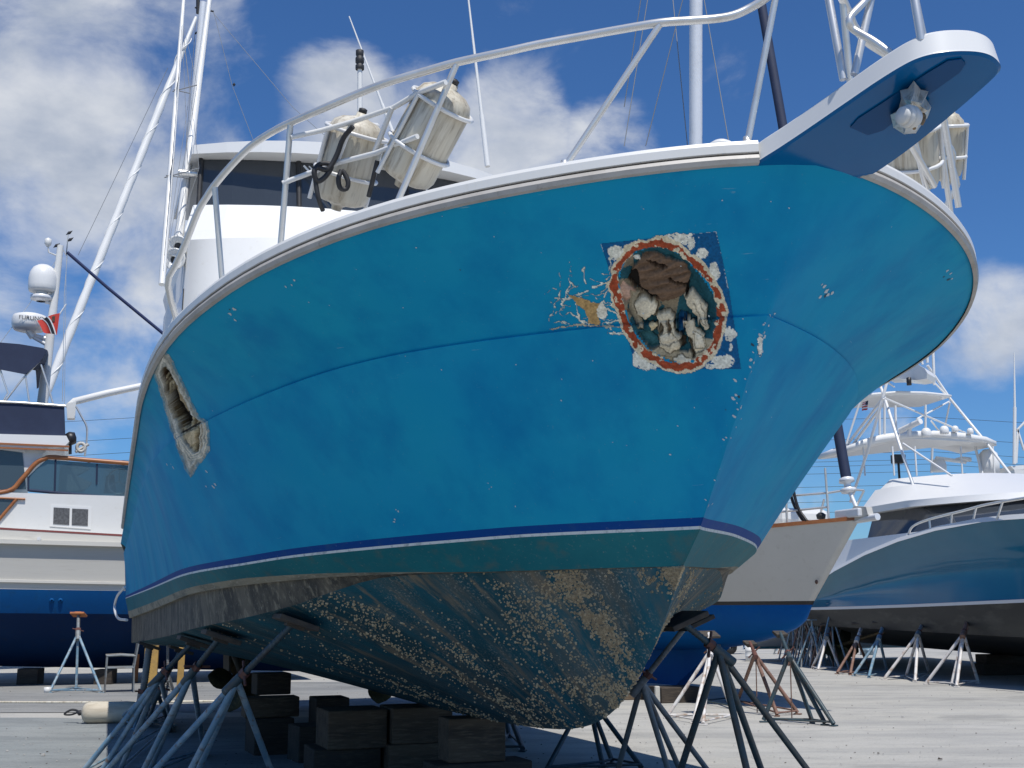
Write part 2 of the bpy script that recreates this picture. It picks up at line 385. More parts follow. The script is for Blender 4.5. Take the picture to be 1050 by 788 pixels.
def bottom_paint():
    m = bpy.data.materials.new('barnacled_bottom_paint'); m.use_nodes = True; nt = m.node_tree; N = nt.nodes.new; L = nt.links.new
    p = nt.nodes['Principled BSDF']; p.inputs['Roughness'].default_value = .7; p.inputs['Specular IOR Level'].default_value = .35
    tc = N('ShaderNodeTexCoord'); O = tc.outputs['Object']
    def noise(s, st=(1, 1, 1), det=7, off=0.0, rot=(0, 0, 0)):
        mp = N('ShaderNodeMapping'); mp.inputs['Scale'].default_value = st; mp.inputs['Location'].default_value = (off, off * 2, off); mp.inputs['Rotation'].default_value = rot; L(O, mp.inputs[0])
        n = N('ShaderNodeTexNoise'); n.inputs['Scale'].default_value = s; n.inputs['Detail'].default_value = det; n.inputs['Roughness'].default_value = .65; L(mp.outputs[0], n.inputs[0]); return n.outputs[0]
    def ramp(f, lo, hi, a=0.0, b=1.0):
        r = N('ShaderNodeMapRange'); r.inputs[1].default_value = lo; r.inputs[2].default_value = hi; r.inputs[3].default_value = a; r.inputs[4].default_value = b; L(f, r.inputs[0]); return r.outputs[0]
    def mul(a, b):
        n = N('ShaderNodeMath'); n.operation = 'MULTIPLY'; L(a, n.inputs[0]); L(b, n.inputs[1]); return n.outputs[0]
    def mix(f, a, b):
        x = N('ShaderNodeMix'); x.data_type = 'RGBA'; L(f, x.inputs[0])
        if isinstance(a, tuple): x.inputs[6].default_value = (*a, 1)
        else: L(a, x.inputs[6])
        x.inputs[7].default_value = (*b, 1); return x.outputs[2]
    sep = N('ShaderNodeSeparateXYZ'); L(O, sep.inputs[0])
    fwd = ramp(sep.outputs['X'], -5.2, -2.2)                    # slime and shell crust grow thickest at the forefoot
    c = mix(ramp(noise(1.5, (1.9, .4, .4)), .4, .62), (.004, .095, .135), (.006, .055, .075))
    c = mix(mul(ramp(noise(3.4, (1.9, .35, .35), off=4), .54, .64), ramp(sep.outputs['X'], -8, -3, .25, 1)), c, (.20, .165, .115))
    c = mix(mul(ramp(noise(2.8, (1.8, .4, .4), 12, off=7), .48, .62, 0, .55), fwd), c, (.15, .122, .085))
    c = mix(mul(ramp(noise(70, det=3, off=1), .55, .66), mul(ramp(noise(3.0, off=12), .45, .6), fwd)), c, (.34, .32, .26))
    c = mix(mul(ramp(noise(22, (1.6, .18, .18), off=3), .60, .72), ramp(sep.outputs['X'], -9, -3, .3, .9)), c, (.26, .22, .15))
    L(c, p.inputs['Base Color'])
    b = N('ShaderNodeBump'); b.inputs['Strength'].default_value = .6; b.inputs['Distance'].default_value = .02; L(noise(30, det=8, off=6), b.inputs['Height']); L(b.outputs[0], p.inputs['Normal'])
    return m
M['bottom'] = bottom_paint()
def both(a):                                # starboard line from aft to the stem, then to port and aft again
    p = a.copy(); p[:, 1] *= -1; return np.concatenate([a[::-1], p[1:]])
def outw(a, d):                             # push a starboard line outboard, tapering to nothing at the stem
    k = np.clip((np.arange(len(a))) / 10.0, 0, 1)[:, None]; r = a.copy(); r[:, 1:2] -= d * k; return r
def build_hull():
    b = MB(); A = HL
    def band(l0, l1, n, mi, bow=0.0):
        rows = []
        for i in range(n + 1):
            t = i / n; r = lerp(l0, l1, t).copy()
            if bow: r[:, 1] += bow * 4 * t * (1 - t) * np.clip(np.abs(r[:, 1]) / .5, 0, 1)
            rows.append(both(r))
        b.grid(rows, mi)
        return rows
    kn2 = outw(A['kn'], .013); kn2[:, 2] -= .010
    dark = lerp(kn2, A['wl'], .945); w0 = lerp(kn2, A['wl'], .990); w1 = outw(A['wl'], .003); w1[:, 2] -= .006
    band(A['sheer'], A['kn'], 12, 0, .045)
    band(A['kn'], kn2, 1, 0)
    band(kn2, dark, 10, 0, .012)
    band(dark, w0, 2, 1)
    band(w0, w1, 1, 2)
    k = np.clip((HL['rail'][:, 0] * -1 - 2.6) / 1.5, 0, 1)[:, None]
    mid = lerp(w1, A['rail'], 1 - .34 * k)
    band(w1, mid, 3, 3); band(mid, A['rail'], 2, 4)
    rl2 = A['rail'].copy(); rl2[:, 1:2] += .035 * np.clip((-rl2[:, 0:1] - 2.4) / 1.2, 0, 1)
    band(A['rail'], rl2, 1, 4); band(rl2, A['chine'], 3, 5)
    rows = band(A['chine'], A['keel'], 14, 6, .03)
    # transom
    ls = [A['sheer'], A['kn'], A['wl'], A['rail'], rl2, A['chine']]
    e = [both(l) for l in ls]; L_ = [r[0] for r in e] + [A['keel'][-1]] + [r[-1] for r in e[::-1]]
    b.add(L_, [tuple(range(len(L_)))], 5, False)
    return b.build('hull', [M['hull'], M['boot'], M['pin'], M['teal'], M['spray'], M['strake'], M['bottom']], BOAT)
hull = build_hull()

def sweep_sheer(name, prof, mats, s0, s1, mis=None, n=70, sides=(-1, 1), parent=BOAT):
    """prof: (outboard, up) points carried along the sheer"""
    b = MB(); ss = s0 + (s1 - s0) * np.concatenate([[0], np.geomspace(.004, 1, n)])
    for sd in sides:
        P = sheer(ss, 0, 0, sd); Tn = np.gradient(P, axis=0); Tn[:, 2] = 0; Tn /= np.linalg.norm(Tn, axis=1)[:, None]
        Nn = np.stack([-Tn[:, 1], Tn[:, 0], 0 * Tn[:, 0]], -1); Nn *= np.where(Nn[:, 1:2] * sd < 0, -1, 1)
        rows = [P + Nn * o + np.array([0, 0, u]) for o, u in prof]
        for i in range(len(rows) - 1): b.grid([rows[i], rows[i + 1]], (mis or [0] * 99)[i], False)
        for k in (0, -1): b.add([r[k] for r in rows], [tuple(range(len(rows)))], 0, False)
    return b.build(name, mats, parent)
rub = sweep_sheer('rub_rail', [(0, -.012), (.022, -.008), (.03, .012), (.022, .030), (.012, .031), (.012, .037), (.018, .038), (.026, .042)], [M['rub_rail'], M['rubber']], .056, 11.75, [0, 0, 0, 0, 1, 0, 0])
gun = sweep_sheer('gunwale', [(-.02, .034), (.024, .040), (.026, .078), (.017, .096), (-.015, .106), (-.10, .109), (-.22, .109), (-.24, .05)], M['white'], .056, 11.6)
def build_deck():
    b = MB(); ss = .02 + 11.5 * T; a = sheer(ss, .20, .085, -1); c = sheer(ss, .20, .085, 1); rows = []
    for t in np.linspace(0, 1, 9):
        r = lerp(a, c, t); r[:, 2] += .10 * 4 * t * (1 - t) * np.clip(np.abs(a[:, 1]) / 1.5, 0, 1); rows.append(r)
    b.grid(rows); return b.build('deck', M['white'], BOAT)
build_deck()

# ---- pulpit: plank traced from root to nose
def build_pulpit():
    out = [(768, 172), (800, 151), (827, 133), (867, 105.5), (900, 83), (927, 66.5), (945, 58.5), (965, 54), (985, 52.5), (1004, 53.5), (1017, 57.5), (1025, 65), (1026, 71), (1021, 78), (1000, 97), (967, 125), (933, 152), (900, 175), (884, 182)]
    sl = .15; P = []
    for u, v in out:
        d = ray(u, v); A = BF.Z - sl * BF.X; t = (ZH + .0 - (_C - BF.o) @ A) / (d @ A); P.append(BF.loc(_C + d * t))
    P = [p + np.array([0, 0, -.01]) for p in P]
    P = [np.array([-.42, P[0][1] - .02, P[0][2] - sl * .3])] + P + [np.array([-.42, P[-1][1] + .03, P[0][2] - sl * .3])]
    sm = [np.array(q) for q in smooth_path(P, 5)]
    cen = np.mean(sm, axis=0)
    def ringo(inset, dz):
        r = []
        n = len(sm)
        for i, p in enumerate(sm):
            t = sm[min(i + 1, n - 1)] - sm[max(i - 1, 0)]; t[2] = 0; t = t / np.linalg.norm(t); nn = np.array([-t[1], t[0], 0])
            if nn @ (p - cen) < 0: nn = -nn
            r.append(p - nn * inset + np.array([0, 0, dz]))
        return r
    b = MB()
    rings = [ringo(.012, 0), ringo(0, .010), ringo(.002, .016), ringo(.018, .098), ringo(.032, .110)]
    b.grid(rings[:2], 0, True); b.grid(rings[1:3], 1, False); b.grid(rings[2:4], 1, True); b.grid(rings[3:], 1, True)
    n = len(sm)
    b.add(rings[0], [tuple(range(n))], 0, False); b.add(rings[-1], [tuple(range(n))], 1, False)
    o = b.build('bow_pulpit', [M['hullblue_gloss'], M['white_clean']], BOAT)
    return o
pulpit = build_pulpit()
# ---- ground out damage: real openings cut in the topside, lined with ragged laminate and rotten core
from mathutils.bvhtree import BVHTree
_hv = [v.co.copy() for v in hull.data.vertices]; _hf = [tuple(p.vertices) for p in hull.data.polygons]
BVH = BVHTree.FromPolygons(_hv, _hf)
_lc = Vector(BF.loc(_C))
def hit(u, v):
    d = ray(u, v); dl = Vector((d @ BF.X, d @ BF.Y, d @ BF.Z)); return BVH.ray_cast(_lc, dl)
def vnoise(x, y, seed=0):
    xi = np.floor(x).astype(int); yi = np.floor(y).astype(int); fx = x - xi; fy = y - yi
    def h(a, b): 
        n = (a * 374761393 + b * 668265263 + seed * 1442695041) & 0x7fffffff; n = ((n ^ (n >> 13)) * 1274126177) & 0x7fffffff; return ((n ^ (n >> 16)) & 0xffff) / 65535.0
    fx = fx * fx * (3 - 2 * fx); fy = fy * fy * (3 - 2 * fy)
    return (h(xi, yi) * (1 - fx) + h(xi + 1, yi) * fx) * (1 - fy) + (h(xi, yi + 1) * (1 - fx) + h(xi + 1, yi + 1) * fx) * fy
def fbm(x, y, seed=0, o=4):
    r = 0; a = .5
    for k in range(o): r = r + a * vnoise(x * 2 ** k + 17.3 * k, y * 2 ** k + 9.1 * k, seed + k); a *= .5
    return r / (1 - .5 ** o)
def seg_d(X, Y, pts, closed=False):
    pts = list(pts) + ([pts[0]] if closed else []); best = np.full(X.shape, 1e9)
    for (ax, ay), (bx, by) in zip(pts[:-1], pts[1:]):
        dx, dy = bx - ax, by - ay; t = np.clip(((X - ax) * dx + (Y - ay) * dy) / (dx * dx + dy * dy + 1e-9), 0, 1)
        best = np.minimum(best, np.hypot(X - ax - t * dx, Y - ay - t * dy))
    return best
def inside(X, Y, pts):
    r = np.zeros(X.shape, bool); n = len(pts)
    for i in range(n):
        (ax, ay), (bx, by) = pts[i], pts[(i + 1) % n]
        c = ((ay > Y) != (by > Y)) & (X < (bx - ax) * (Y - ay) / (by - ay + 1e-12) + ax); r ^= c
    return r
def sdf(X, Y, pts): return np.where(inside(X, Y, pts), -1, 1) * seg_d(X, Y, pts, True)
def attr_mat(name, rough=.75):
    m = bpy.data.materials.new(name); m.use_nodes = True; nt = m.node_tree; p = nt.nodes['Principled BSDF']; p.inputs['Roughness'].default_value = rough; p.inputs['Specular IOR Level'].default_value = .25
    a = nt.nodes.new('ShaderNodeVertexColor'); a.layer_name = 'surface'
    n = nt.nodes.new('ShaderNodeTexNoise'); n.inputs['Scale'].default_value = 90; n.inputs['Detail'].default_value = 5
    x = nt.nodes.new('ShaderNodeMix'); x.data_type = 'RGBA'; x.blend_type = 'MULTIPLY'; x.inputs[0].default_value = .45
    tc = nt.nodes.new('ShaderNodeTexCoord'); nt.links.new(tc.outputs['Object'], n.inputs['Vector'])
    r = nt.nodes.new('ShaderNodeMapRange'); r.inputs[1].default_value = .3; r.inputs[2].default_value = .7; r.inputs[3].default_value = .35; r.inputs[4].default_value = 1.25
    nt.links.new(n.outputs[0], r.inputs[0]); nt.links.new(a.outputs[0], x.inputs[6]); nt.links.new(r.outputs[0], x.inputs[7]); nt.links.new(x.outputs[2], p.inputs['Base Color'])
    b = nt.nodes.new('ShaderNodeBump'); b.inputs['Strength'].default_value = .22; b.inputs['Distance'].default_value = .004; nt.links.new(n.outputs[0], b.inputs['Height']); nt.links.new(b.outputs[0], p.inputs['Normal'])
    return m
def hull_patch(name, box, step, func, hole):
    """a piece of the topside re-skinned finely: func(X, Y) -> colour, depth (outward +), cover mask; hole(X, Y) true where the old skin is cut out"""
    us = np.arange(box[0], box[2] + .01, step); vs = np.arange(box[1], box[3] + .01, step)
    U, V = np.meshgrid(us, vs); c, dep, cov = func(U, V)
    nr, nc = U.shape; idx = -np.ones(U.shape, int); verts = []; cols = []
    for i in range(nr):
        for j in range(nc):
            if not cov[max(i - 1, 0):i + 2, max(j - 1, 0):j + 2].any(): continue
            p, n, _, _ = hit(U[i, j], V[i, j])
            if p is None: continue
            if n.dot(p - _lc) > 0: n = -n
            idx[i, j] = len(verts); verts.append(p + n * (.0015 + dep[i, j])); cols.append((*c[i, j], 1))
    cols = [(min(1, c_[0] * 1.3), min(1, c_[1] * 1.25), min(1, c_[2] * 1.15), 1) for c_ in cols]
    faces = [(idx[i, j], idx[i + 1, j], idx[i + 1, j + 1], idx[i, j + 1]) for i in range(nr - 1) for j in range(nc - 1)
             if cov[i, j] and min(idx[i, j], idx[i + 1, j], idx[i + 1, j + 1], idx[i, j + 1]) >= 0]
    me = bpy.data.meshes.new(name); me.from_pydata(verts, [], faces); me.materials.append(attr_mat(name + '_surface'))
    at = me.color_attributes.new('surface', 'FLOAT_COLOR', 'POINT'); at.data.foreach_set('color', np.array(cols, np.float32).ravel())
    me.polygons.foreach_set('use_smooth', [True] * len(faces)); me.update()
    o = bpy.data.objects.new(name, me); COL.objects.link(o); o.parent = BOAT
    # cut the old skin away behind it
    bm = bmesh.new(); bm.from_mesh(hull.data); dead = []; new = True
    def pxs():
        bm.verts.index_update(); P = BF.wld(np.array([v.co[:] for v in bm.verts])) - _C; z = P @ _fw
        return np.stack([W / 2 + F * (P @ _rt) / z, H / 2 - F * (P @ _up) / z], -1)
    for rep_ in range(4):                     # refine the skin round the rim, then cut
        Q = pxs(); near = (Q[:, 0] > box[0] - 4) & (Q[:, 0] < box[2] + 4) & (Q[:, 1] > box[1] - 4) & (Q[:, 1] < box[3] + 4); ed = set()
        for f in bm.faces:
            ii = [v.index for v in f.verts]
            if f.verts[0].co.y < .2 and any(near[k] for k in ii) and max(math.dist(Q[ii[0]], Q[k]) for k in ii[1:]) > 3.5: ed.update(f.edges)
        if not ed: break
        bmesh.ops.subdivide_edges(bm, edges=list(ed), cuts=1, use_grid_fill=True)
    Q = pxs(); inn = np.zeros(len(Q), bool); near = (Q[:, 0] > box[0]) & (Q[:, 0] < box[2]) & (Q[:, 1] > box[1]) & (Q[:, 1] < box[3]); inn[near] = hole(Q[near, 0], Q[near, 1])
    dead = [f for f in bm.faces if f.verts[0].co.y < .2 and all(inn[v.index] for v in f.verts)]
    bmesh.ops.delete(bm, geom=dead, context='FACES'); bm.to_mesh(hull.data); bm.free()
    return o
RING = [(590, 120), (650, 138), (700, 165), (750, 205), (790, 250), (825, 295), (855, 350), (878, 410), (876, 470), (868, 520), (850, 570), (828, 615), (790, 655), (740, 683), (690, 693), (640, 680), (590, 657), (540, 628), (505, 590), (465, 535), (440, 480), (425, 430), (405, 370), (392, 310), (402, 245), (430, 190), (470, 155), (530, 132)]
def dmg_bow(U, V):
    K = 1050 / 240.; X = (U - 540) * K; Y = (V - 220) * K
    j1 = (fbm(X / 45, Y / 45, 1) - .5); j2 = (fbm(X / 18, Y / 18, 5) - .5); j3 = fbm(X / 9, Y / 9, 9) - .5
    Xw = X + j1 * 34 + j2 * 10; Yw = Y + (fbm(X / 45, Y / 45, 3) - .5) * 34 + j3 * 8
    col = np.zeros(U.shape + (3,)); col[:] = (.001, .085, .24); dep = np.zeros(U.shape); cov = np.zeros(U.shape, bool)
    def put(m, c, d=None, var=.25):
        k = (1 + var * 2 * (fbm(X / 14, Y / 14, 21) - .5))[..., None]
        col[m] = (np.array(c) * k)[m]; cov[:] = cov | m
        if d is not None: dep[m] = (d if np.isscalar(d) else d[m])
    rect = inside(X, Y, [(330, 130), (850, 75), (905, 330), (960, 692), (492, 692), (468, 610), (400, 330)])
    put(rect, (.001, .090, .255), 0, .2)
    edge = seg_d(X, Y, [(850, 75), (880, 200), (903, 330)]) < 2.2 + 2 * j2; put(edge & rect, (.45, .55, .6), 0)
    put((seg_d(X, Y, [(332, 130), (362, 240)]) < 2.0) & rect, (.45, .55, .6), 0); put((seg_d(X, Y, [(745, 85), (850, 75)]) < 2.2) & rect, (.5, .6, .62), 0)
    sd = sdf(Xw, Yw, RING)
    # white paint dabs outside the ring
    for (cx, cy, rx, ry) in [(405, 168, 36, 34), (690, 108, 48, 24), (735, 120, 20, 34), (782, 175, 27, 25), (835, 258, 24, 42), (912, 537, 22, 36), (885, 655, 52, 30), (850, 682, 36, 14), (512, 650, 40, 48), (545, 682, 40, 14), (918, 597, 6, 16), (630, 105, 30, 10), (1040, 590, 12, 45)]:
        q = ((Xw - cx) / rx) ** 2 + ((Yw - cy) / ry) ** 2; put((q < 1) & ((j3 > -.17) | (q < .4)) , (.66, .68, .64), .001, .35)
    # splatter of scrapes to the left with a tan chip
    r = random.Random(4)
    for k in range(46):
        x0, y0 = 60 + r.random() * 330, 250 + r.random() * 290
        if abs(y0 - 400) > 60 + (x0 - 40) * .32: continue
        L_, a = 40 + r.random() * 110, r.gauss(.12 if y0 < 400 else -.05, .42)
        if r.random() < .25: a += 1.3
        m = seg_d(X + j1 * 40, Y + (fbm(X / 40, Y / 40, 31) - .5) * 40, [(x0, y0), (x0 + L_ * math.cos(a) * .5, y0 - L_ * math.sin(a) * .5 + r.gauss(0, 8)), (x0 + L_ * math.cos(a), y0 - L_ * math.sin(a))]) < (1.6 + 3.6 * r.random()) * (.8 + j2 * 2.5)
        put(m, (.58, .62, .58), .001, .5)
    put((seg_d(X, Y + j1 * 22, [(105, 515), (250, 492), (420, 505)]) < 4 + 9 * j2), (.45, .42, .33), .001)
    put(sdf(Xw, Yw, [(190, 352), (250, 368), (300, 402), (345, 410), (322, 490), (270, 487), (258, 430), (212, 380)]) < 0, (.40, .27, .12), .0005, .4)
    put((np.hypot(Xw - 345, (Yw - 440) * .6) < 20), (.7, .7, .64), .001)
    # the ring: cream gelcoat edges, brick red laminate between
    put((sd < 25 + 16 * j1) & (sd > -34 - 18 * j2), (.60, .545, .42), .0012, .3)
    put((np.abs(sd + 4 + 8 * j2) < 15 + 16 * j1) & (fbm(X / 26, Y / 26, 81) > .36), (.30, .058, .024), .0004, .5)
    inn = sd < -20 - 14 * j2
    bowl = np.clip((-sd - 20) / 55, 0, 1)
    tone = (.72 + .55 * fbm(X / 70, Y / 70, 83))[..., None] * (.82 + .36 * fbm(X / 11 + Y / 90, Y / 75, 84))[..., None]
    def lay(m, c, d): col[m] = (np.array(c) * tone)[m]; dep[m] = (d if np.isscalar(d) else d[m]); cov[:] = cov | m
    lay(inn, (.012, .080, .115), -.045 * bowl)
    lay(inn & ((Y > 350) | (X < 480)) & (fbm(X / 55, Y / 70, 85) > .40) & (X + .2 * Y < 760), (.21, .185, .14), -.045 * bowl)
    lay(inn & (sd > -60 - 40 * j1) & (Y > 560), (.34, .30, .22), -.02 * bowl)
    P2 = [([(392, 320), (440, 310), (480, 345), (492, 372), (440, 392), (405, 380)], (.46, .31, .25), -.012), ([(455, 345), (500, 358), (495, 400), (505, 460), (530, 522), (500, 512), (460, 430)], (.34, .31, .24), -.022),
          ([(505, 535), (560, 540), (602, 600), (560, 604), (520, 572)], (.030, .12, .15), -.03), ([(688, 448), (722, 458), (712, 520), (692, 562), (668, 522)], (.003, .075, .20), -.055),
          ([(488, 402), (512, 372), (562, 380), (592, 418), (578, 458), (532, 474), (496, 452)], (.60, .56, .46), -.002), ([(545, 500), (575, 488), (588, 514), (560, 532)], (.58, .49, .32), -.006),
          ([(585, 462), (632, 444), (664, 468), (652, 512), (690, 556), (684, 606), (640, 622), (598, 604), (592, 552), (612, 520)], (.56, .51, .40), .002), ([(600, 540), (650, 530), (672, 570), (640, 590), (604, 578)], (.64, .59, .48), .006),
          ([(700, 368), (742, 346), (772, 380), (802, 424), (814, 524), (794, 528), (768, 470), (736, 432)], (.50, .46, .37), -.004), ([(740, 378), (765, 384), (792, 440), (800, 510), (775, 450)], (.62, .58, .48), .002),
          ([(698, 478), (732, 468), (764, 520), (792, 546), (804, 612), (760, 624), (734, 584), (714, 530)], (.56, .51, .40), -.002), ([(745, 525), (785, 552), (796, 606), (765, 600)], (.64, .60, .50), .004),
          ([(662, 645), (702, 638), (748, 660), (730, 682), (690, 686)], (.64, .60, .50), .002), ([(590, 636), (650, 640), (660, 668), (602, 660)], (.46, .40, .29), -.004),
          ([(620, 480), (634, 472), (646, 520), (636, 540)], (.20, .15, .10), -.016), ([(676, 572), (708, 558), (716, 590), (690, 604)], (.04, .032, .024), -.045), ([(728, 556), (742, 560), (756, 640), (744, 645)], (.10, .085, .06), -.03), ([(478, 194), (505, 190), (508, 214), (485, 216)], (.6, .62, .6), -.006)]
    for pts, c, h in P2:
        q = sdf(X + j1 * 26 + j2 * 7, Y + (fbm(X / 30, Y / 30, 87) - .5) * 26, pts); m = inn & (q < 0)
        lay(m, c, h - .010 + .010 * np.clip(-q / 16, 0, 1) + .006 * (fbm(X / 24 + Y / 120, Y / 60, 55) - .5))
        e = inn & (q >= 0) & (q < 5 + 6 * j1) & (Y > 400); col[e] *= .45                         # darker rim just outside each torn scrap
    # crumbling balsa core
    core = [(468, 262), (500, 205), (550, 178), (612, 184), (645, 215), (700, 222), (735, 262), (728, 330), (690, 378), (610, 402), (540, 372), (480, 330), (450, 296)]
    cd = sdf(Xw, Yw, core); m = inn & (cd < 0)
    lay = fbm(X / 60 + Y / 200, Y / 16 + X / 70, 51)
    k = (.55 + .9 * lay)[..., None]; hh = .012 * np.clip(-cd / 40, 0, 1) + .03 * (lay - .5) - .012
    col[m] = (np.array((.135, .088, .060)) * k)[m]; dep[m] = hh[m]; cov |= m
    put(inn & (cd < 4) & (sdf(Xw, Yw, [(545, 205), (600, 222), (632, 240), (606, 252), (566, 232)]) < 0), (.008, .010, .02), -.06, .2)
    put(inn & (sdf(Xw, Yw, [(470, 262), (500, 250), (505, 320), (600, 380), (560, 396), (505, 345), (448, 296)]) < 0), (.012, .010, .009), -.05, .2)  # dark rot and shadow below the core, both put into the colour
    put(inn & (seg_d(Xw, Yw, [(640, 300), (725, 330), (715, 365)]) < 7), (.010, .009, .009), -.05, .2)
    return col, dep, cov
def hole_bow(U, V):
    K = 1050 / 240.; return sdf((U - 540) * K, (V - 220) * K, RING) < -17
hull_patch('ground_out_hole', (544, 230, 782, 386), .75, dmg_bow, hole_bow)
OUT2 = [(128, 52), (150, 70), (168, 98), (200, 165), (238, 244), (262, 258), (268, 345), (212, 420), (196, 395), (160, 300), (128, 190), (103, 118)]
def dmg_side(U, V):
    K = 394 / 140.; X = (U - 120) * K; Y = (V - 340) * K
    j1 = fbm(X / 22, Y / 22, 61) - .5; j2 = fbm(X / 7, Y / 12, 65) - .5
    Xw = X + j1 * 10 + j2 * 3; Yw = Y + (fbm(X / 22, Y / 22, 63) - .5) * 12
    col = np.zeros(U.shape + (3,)); dep = np.zeros(U.shape); sd = sdf(Xw, Yw, OUT2); cov = sd < 0
    k = (1 + .9 * (fbm(X / 6, Y / 14, 70) - .5))[..., None]
    col[:] = np.array((.30, .32, .31)) * k
    m = (sd > -6) & (j2 > -.1); col[m] = (np.array((.12, .25, .34)) * k)[m]
    m = np.abs(sd + 16 + 5 * j2) < 3; col[m] = (np.array((.5, .5, .47)) * k)[m]; dep[m] = .004
    slot = [(124, 108), (140, 100), (160, 122), (178, 165), (216, 240), (244, 262), (250, 330), (225, 355), (200, 330), (184, 285), (160, 240), (138, 175)]
    s2 = sdf(Xw, Yw, slot); m = s2 < 0; col[m] = (np.array((.13, .105, .065)) * k)[m]; dep[m] = -.035
    m = (s2 < 0) & (fbm(X / 4 + Y / 60, Y / 36, 77) > .58); col[m] = (np.array((.40, .36, .26)) * k)[m]; dep[m] = -.015
    m = (s2 < 0) & (Y < 150) & (fbm(X / 8, Y / 10, 88) > .52); col[m] = (np.array((.10, .065, .04)) * k)[m]; dep[m] = -.035
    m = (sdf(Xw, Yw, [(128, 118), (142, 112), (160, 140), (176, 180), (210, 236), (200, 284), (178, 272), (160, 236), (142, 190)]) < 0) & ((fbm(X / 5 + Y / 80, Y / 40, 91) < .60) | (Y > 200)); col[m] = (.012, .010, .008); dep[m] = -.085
    m = (sdf(Xw, Yw, [(160, 150), (172, 175), (204, 232), (196, 240), (170, 205)]) < 0); col[m] = (np.array((.34, .27, .17)) * k)[m]; dep[m] = -.03
    m = sdf(Xw, Yw, [(198, 295), (226, 285), (232, 322), (212, 335)]) < 0; col[m] = (np.array((.48, .40, .27)) * k)[m]; dep[m] = .002
    m = seg_d(X, Y, [(186, 292), (240, 264)]) < 3; col[m] = (.02, .018, .016); dep[m] = -.02
    for o in (26, 33):
        m = np.abs(seg_d(Xw, Yw, [(172, 300), (190, 335), (214, 365), (244, 352), (252, 320), (246, 268)]) - (o - 26)) < 1.8; col[m] = (np.array((.55, .52, .45)) * k)[m]; dep[m] = .003
    return col, dep, cov
def hole_side(U, V):
    K = 394 / 140.; return sdf((U - 120) * K, (V - 340) * K, OUT2) < -7
hull_patch('ground_out_slot', (155, 356, 218, 492), .5, dmg_side, hole_side)
# ---- deckhouse, flybridge and hardtop
def bx(u, v, x): return BF.px(u, v, 0, x)
def by(u, v, y): return BF.px(u, v, 1, y)
def bz(u, v, z): return BF.px(u, v, 2, z)
def plan(x0, w, sweep, n=11, p=2.2):          # a swept front: points across from starboard to port
    return [(x0 - sweep * abs(t) ** p, w * t) for t in np.linspace(-1, 1, n)]
def wrap(mb, front_lo, front_hi, zlo, zhi, xaft, mi=0, cap=True, sm=False):
    """walls that follow a swept front and run straight aft, with a roof"""
    lo = [(xaft, front_lo[0][1], zlo)] + [(x, y, zlo) for x, y in front_lo] + [(xaft, front_lo[-1][1], zlo)]
    hi = [(xaft, front_hi[0][1], zhi)] + [(x, y, zhi) for x, y in front_hi] + [(xaft, front_hi[-1][1], zhi)]
    mb.grid([lo, hi], mi, sm)
    if cap: mb.add(hi, [tuple(range(len(hi)))], mi, False)
b = MB(); wrap(b, plan(-6.9, 2.0, .7), plan(-8.2, 1.90, .45), 3.0, 5.42, -12.4, sm=True); deckhouse = b.build('deckhouse', M['white'], BOAT)
for sd in (-1, 1):
    b = MB(); b.prism([(x, sd * (2.0 - .1 * (z - 3.0) / 2.42 + .004), z) for x, z in ((-8.9, 4.35), (-8.95, 4.95), (-11.6, 4.95), (-11.6, 4.35))], (0, sd * .012, 0)); b.build('side_window', M['glass_dark'], deckhouse)
b = MB(); wrap(b, plan(-8.42, 1.88, .42), plan(-8.60, 1.93, .36), 5.422, 5.62, -12.2, 0, False); wrap(b, plan(-8.60, 1.93, .36), plan(-8.84, 1.83, .30), 5.62, 5.98, -12.2); b.build('flybridge_coaming', M['white_clean'], BOAT)
b = MB(); wrap(b, plan(-8.90, 1.765, .28), plan(-9.02, 1.74, .26), 5.99, 6.58, -10.6); win = b.build('windscreen', M['glass_dark'], BOAT)
b = MB()
for t in (-1, -.38, .35, 1):
    f = lambda x0, w, sw: Vector((x0 - sw * abs(t) ** 2.2, w * t, 0))
    b = MB(); a, c = f(-8.885, 1.77, .28), f(-9.0, 1.745, .26); b.tube([a + Vector((0, 0, 5.99)), c + Vector((0, 0, 6.58))], .03, 6); b.build('window_post', M['rubber'], win)
b = MB()
rl = [(x, y, 6.585) for x, y in plan(-8.72, 1.86, .42)]; rl = [(-11.6, -1.86, 6.585)] + rl + [(-11.6, 1.86, 6.585)]
r2 = [(x, y, z + .105 + .05 * (1 - min(1, abs(y) / 1.86) ** 2)) for x, y, z in rl]
r0 = [(x - .1 * (1 if i not in (0, len(rl) - 1) else 0), y * .97, z + .0) for i, (x, y, z) in enumerate(rl)]
r3 = [(x - .14, y * .9, z + .05) for x, y, z in r2]
b.grid([r0, rl, [(x, y, z + .02) for x, y, z in rl], r2, r3], 0, False); b.add(r0, [tuple(range(len(r0)))], 0, False); b.add(r3, [tuple(range(len(r3)))], 0, False)
hardtop = b.build('hardtop', M['white_clean'], BOAT)
b = MB()                                     # wiper arms inside the windscreen line
b.tube([(-8.93, -.62, 6.50), (-8.80, -.30, 6.10)], .012, 6); b.tube([(-8.93, -.56, 6.50), (-8.80, -.22, 6.12)], .008, 6)
b.build('wiper', M['alu'], win)
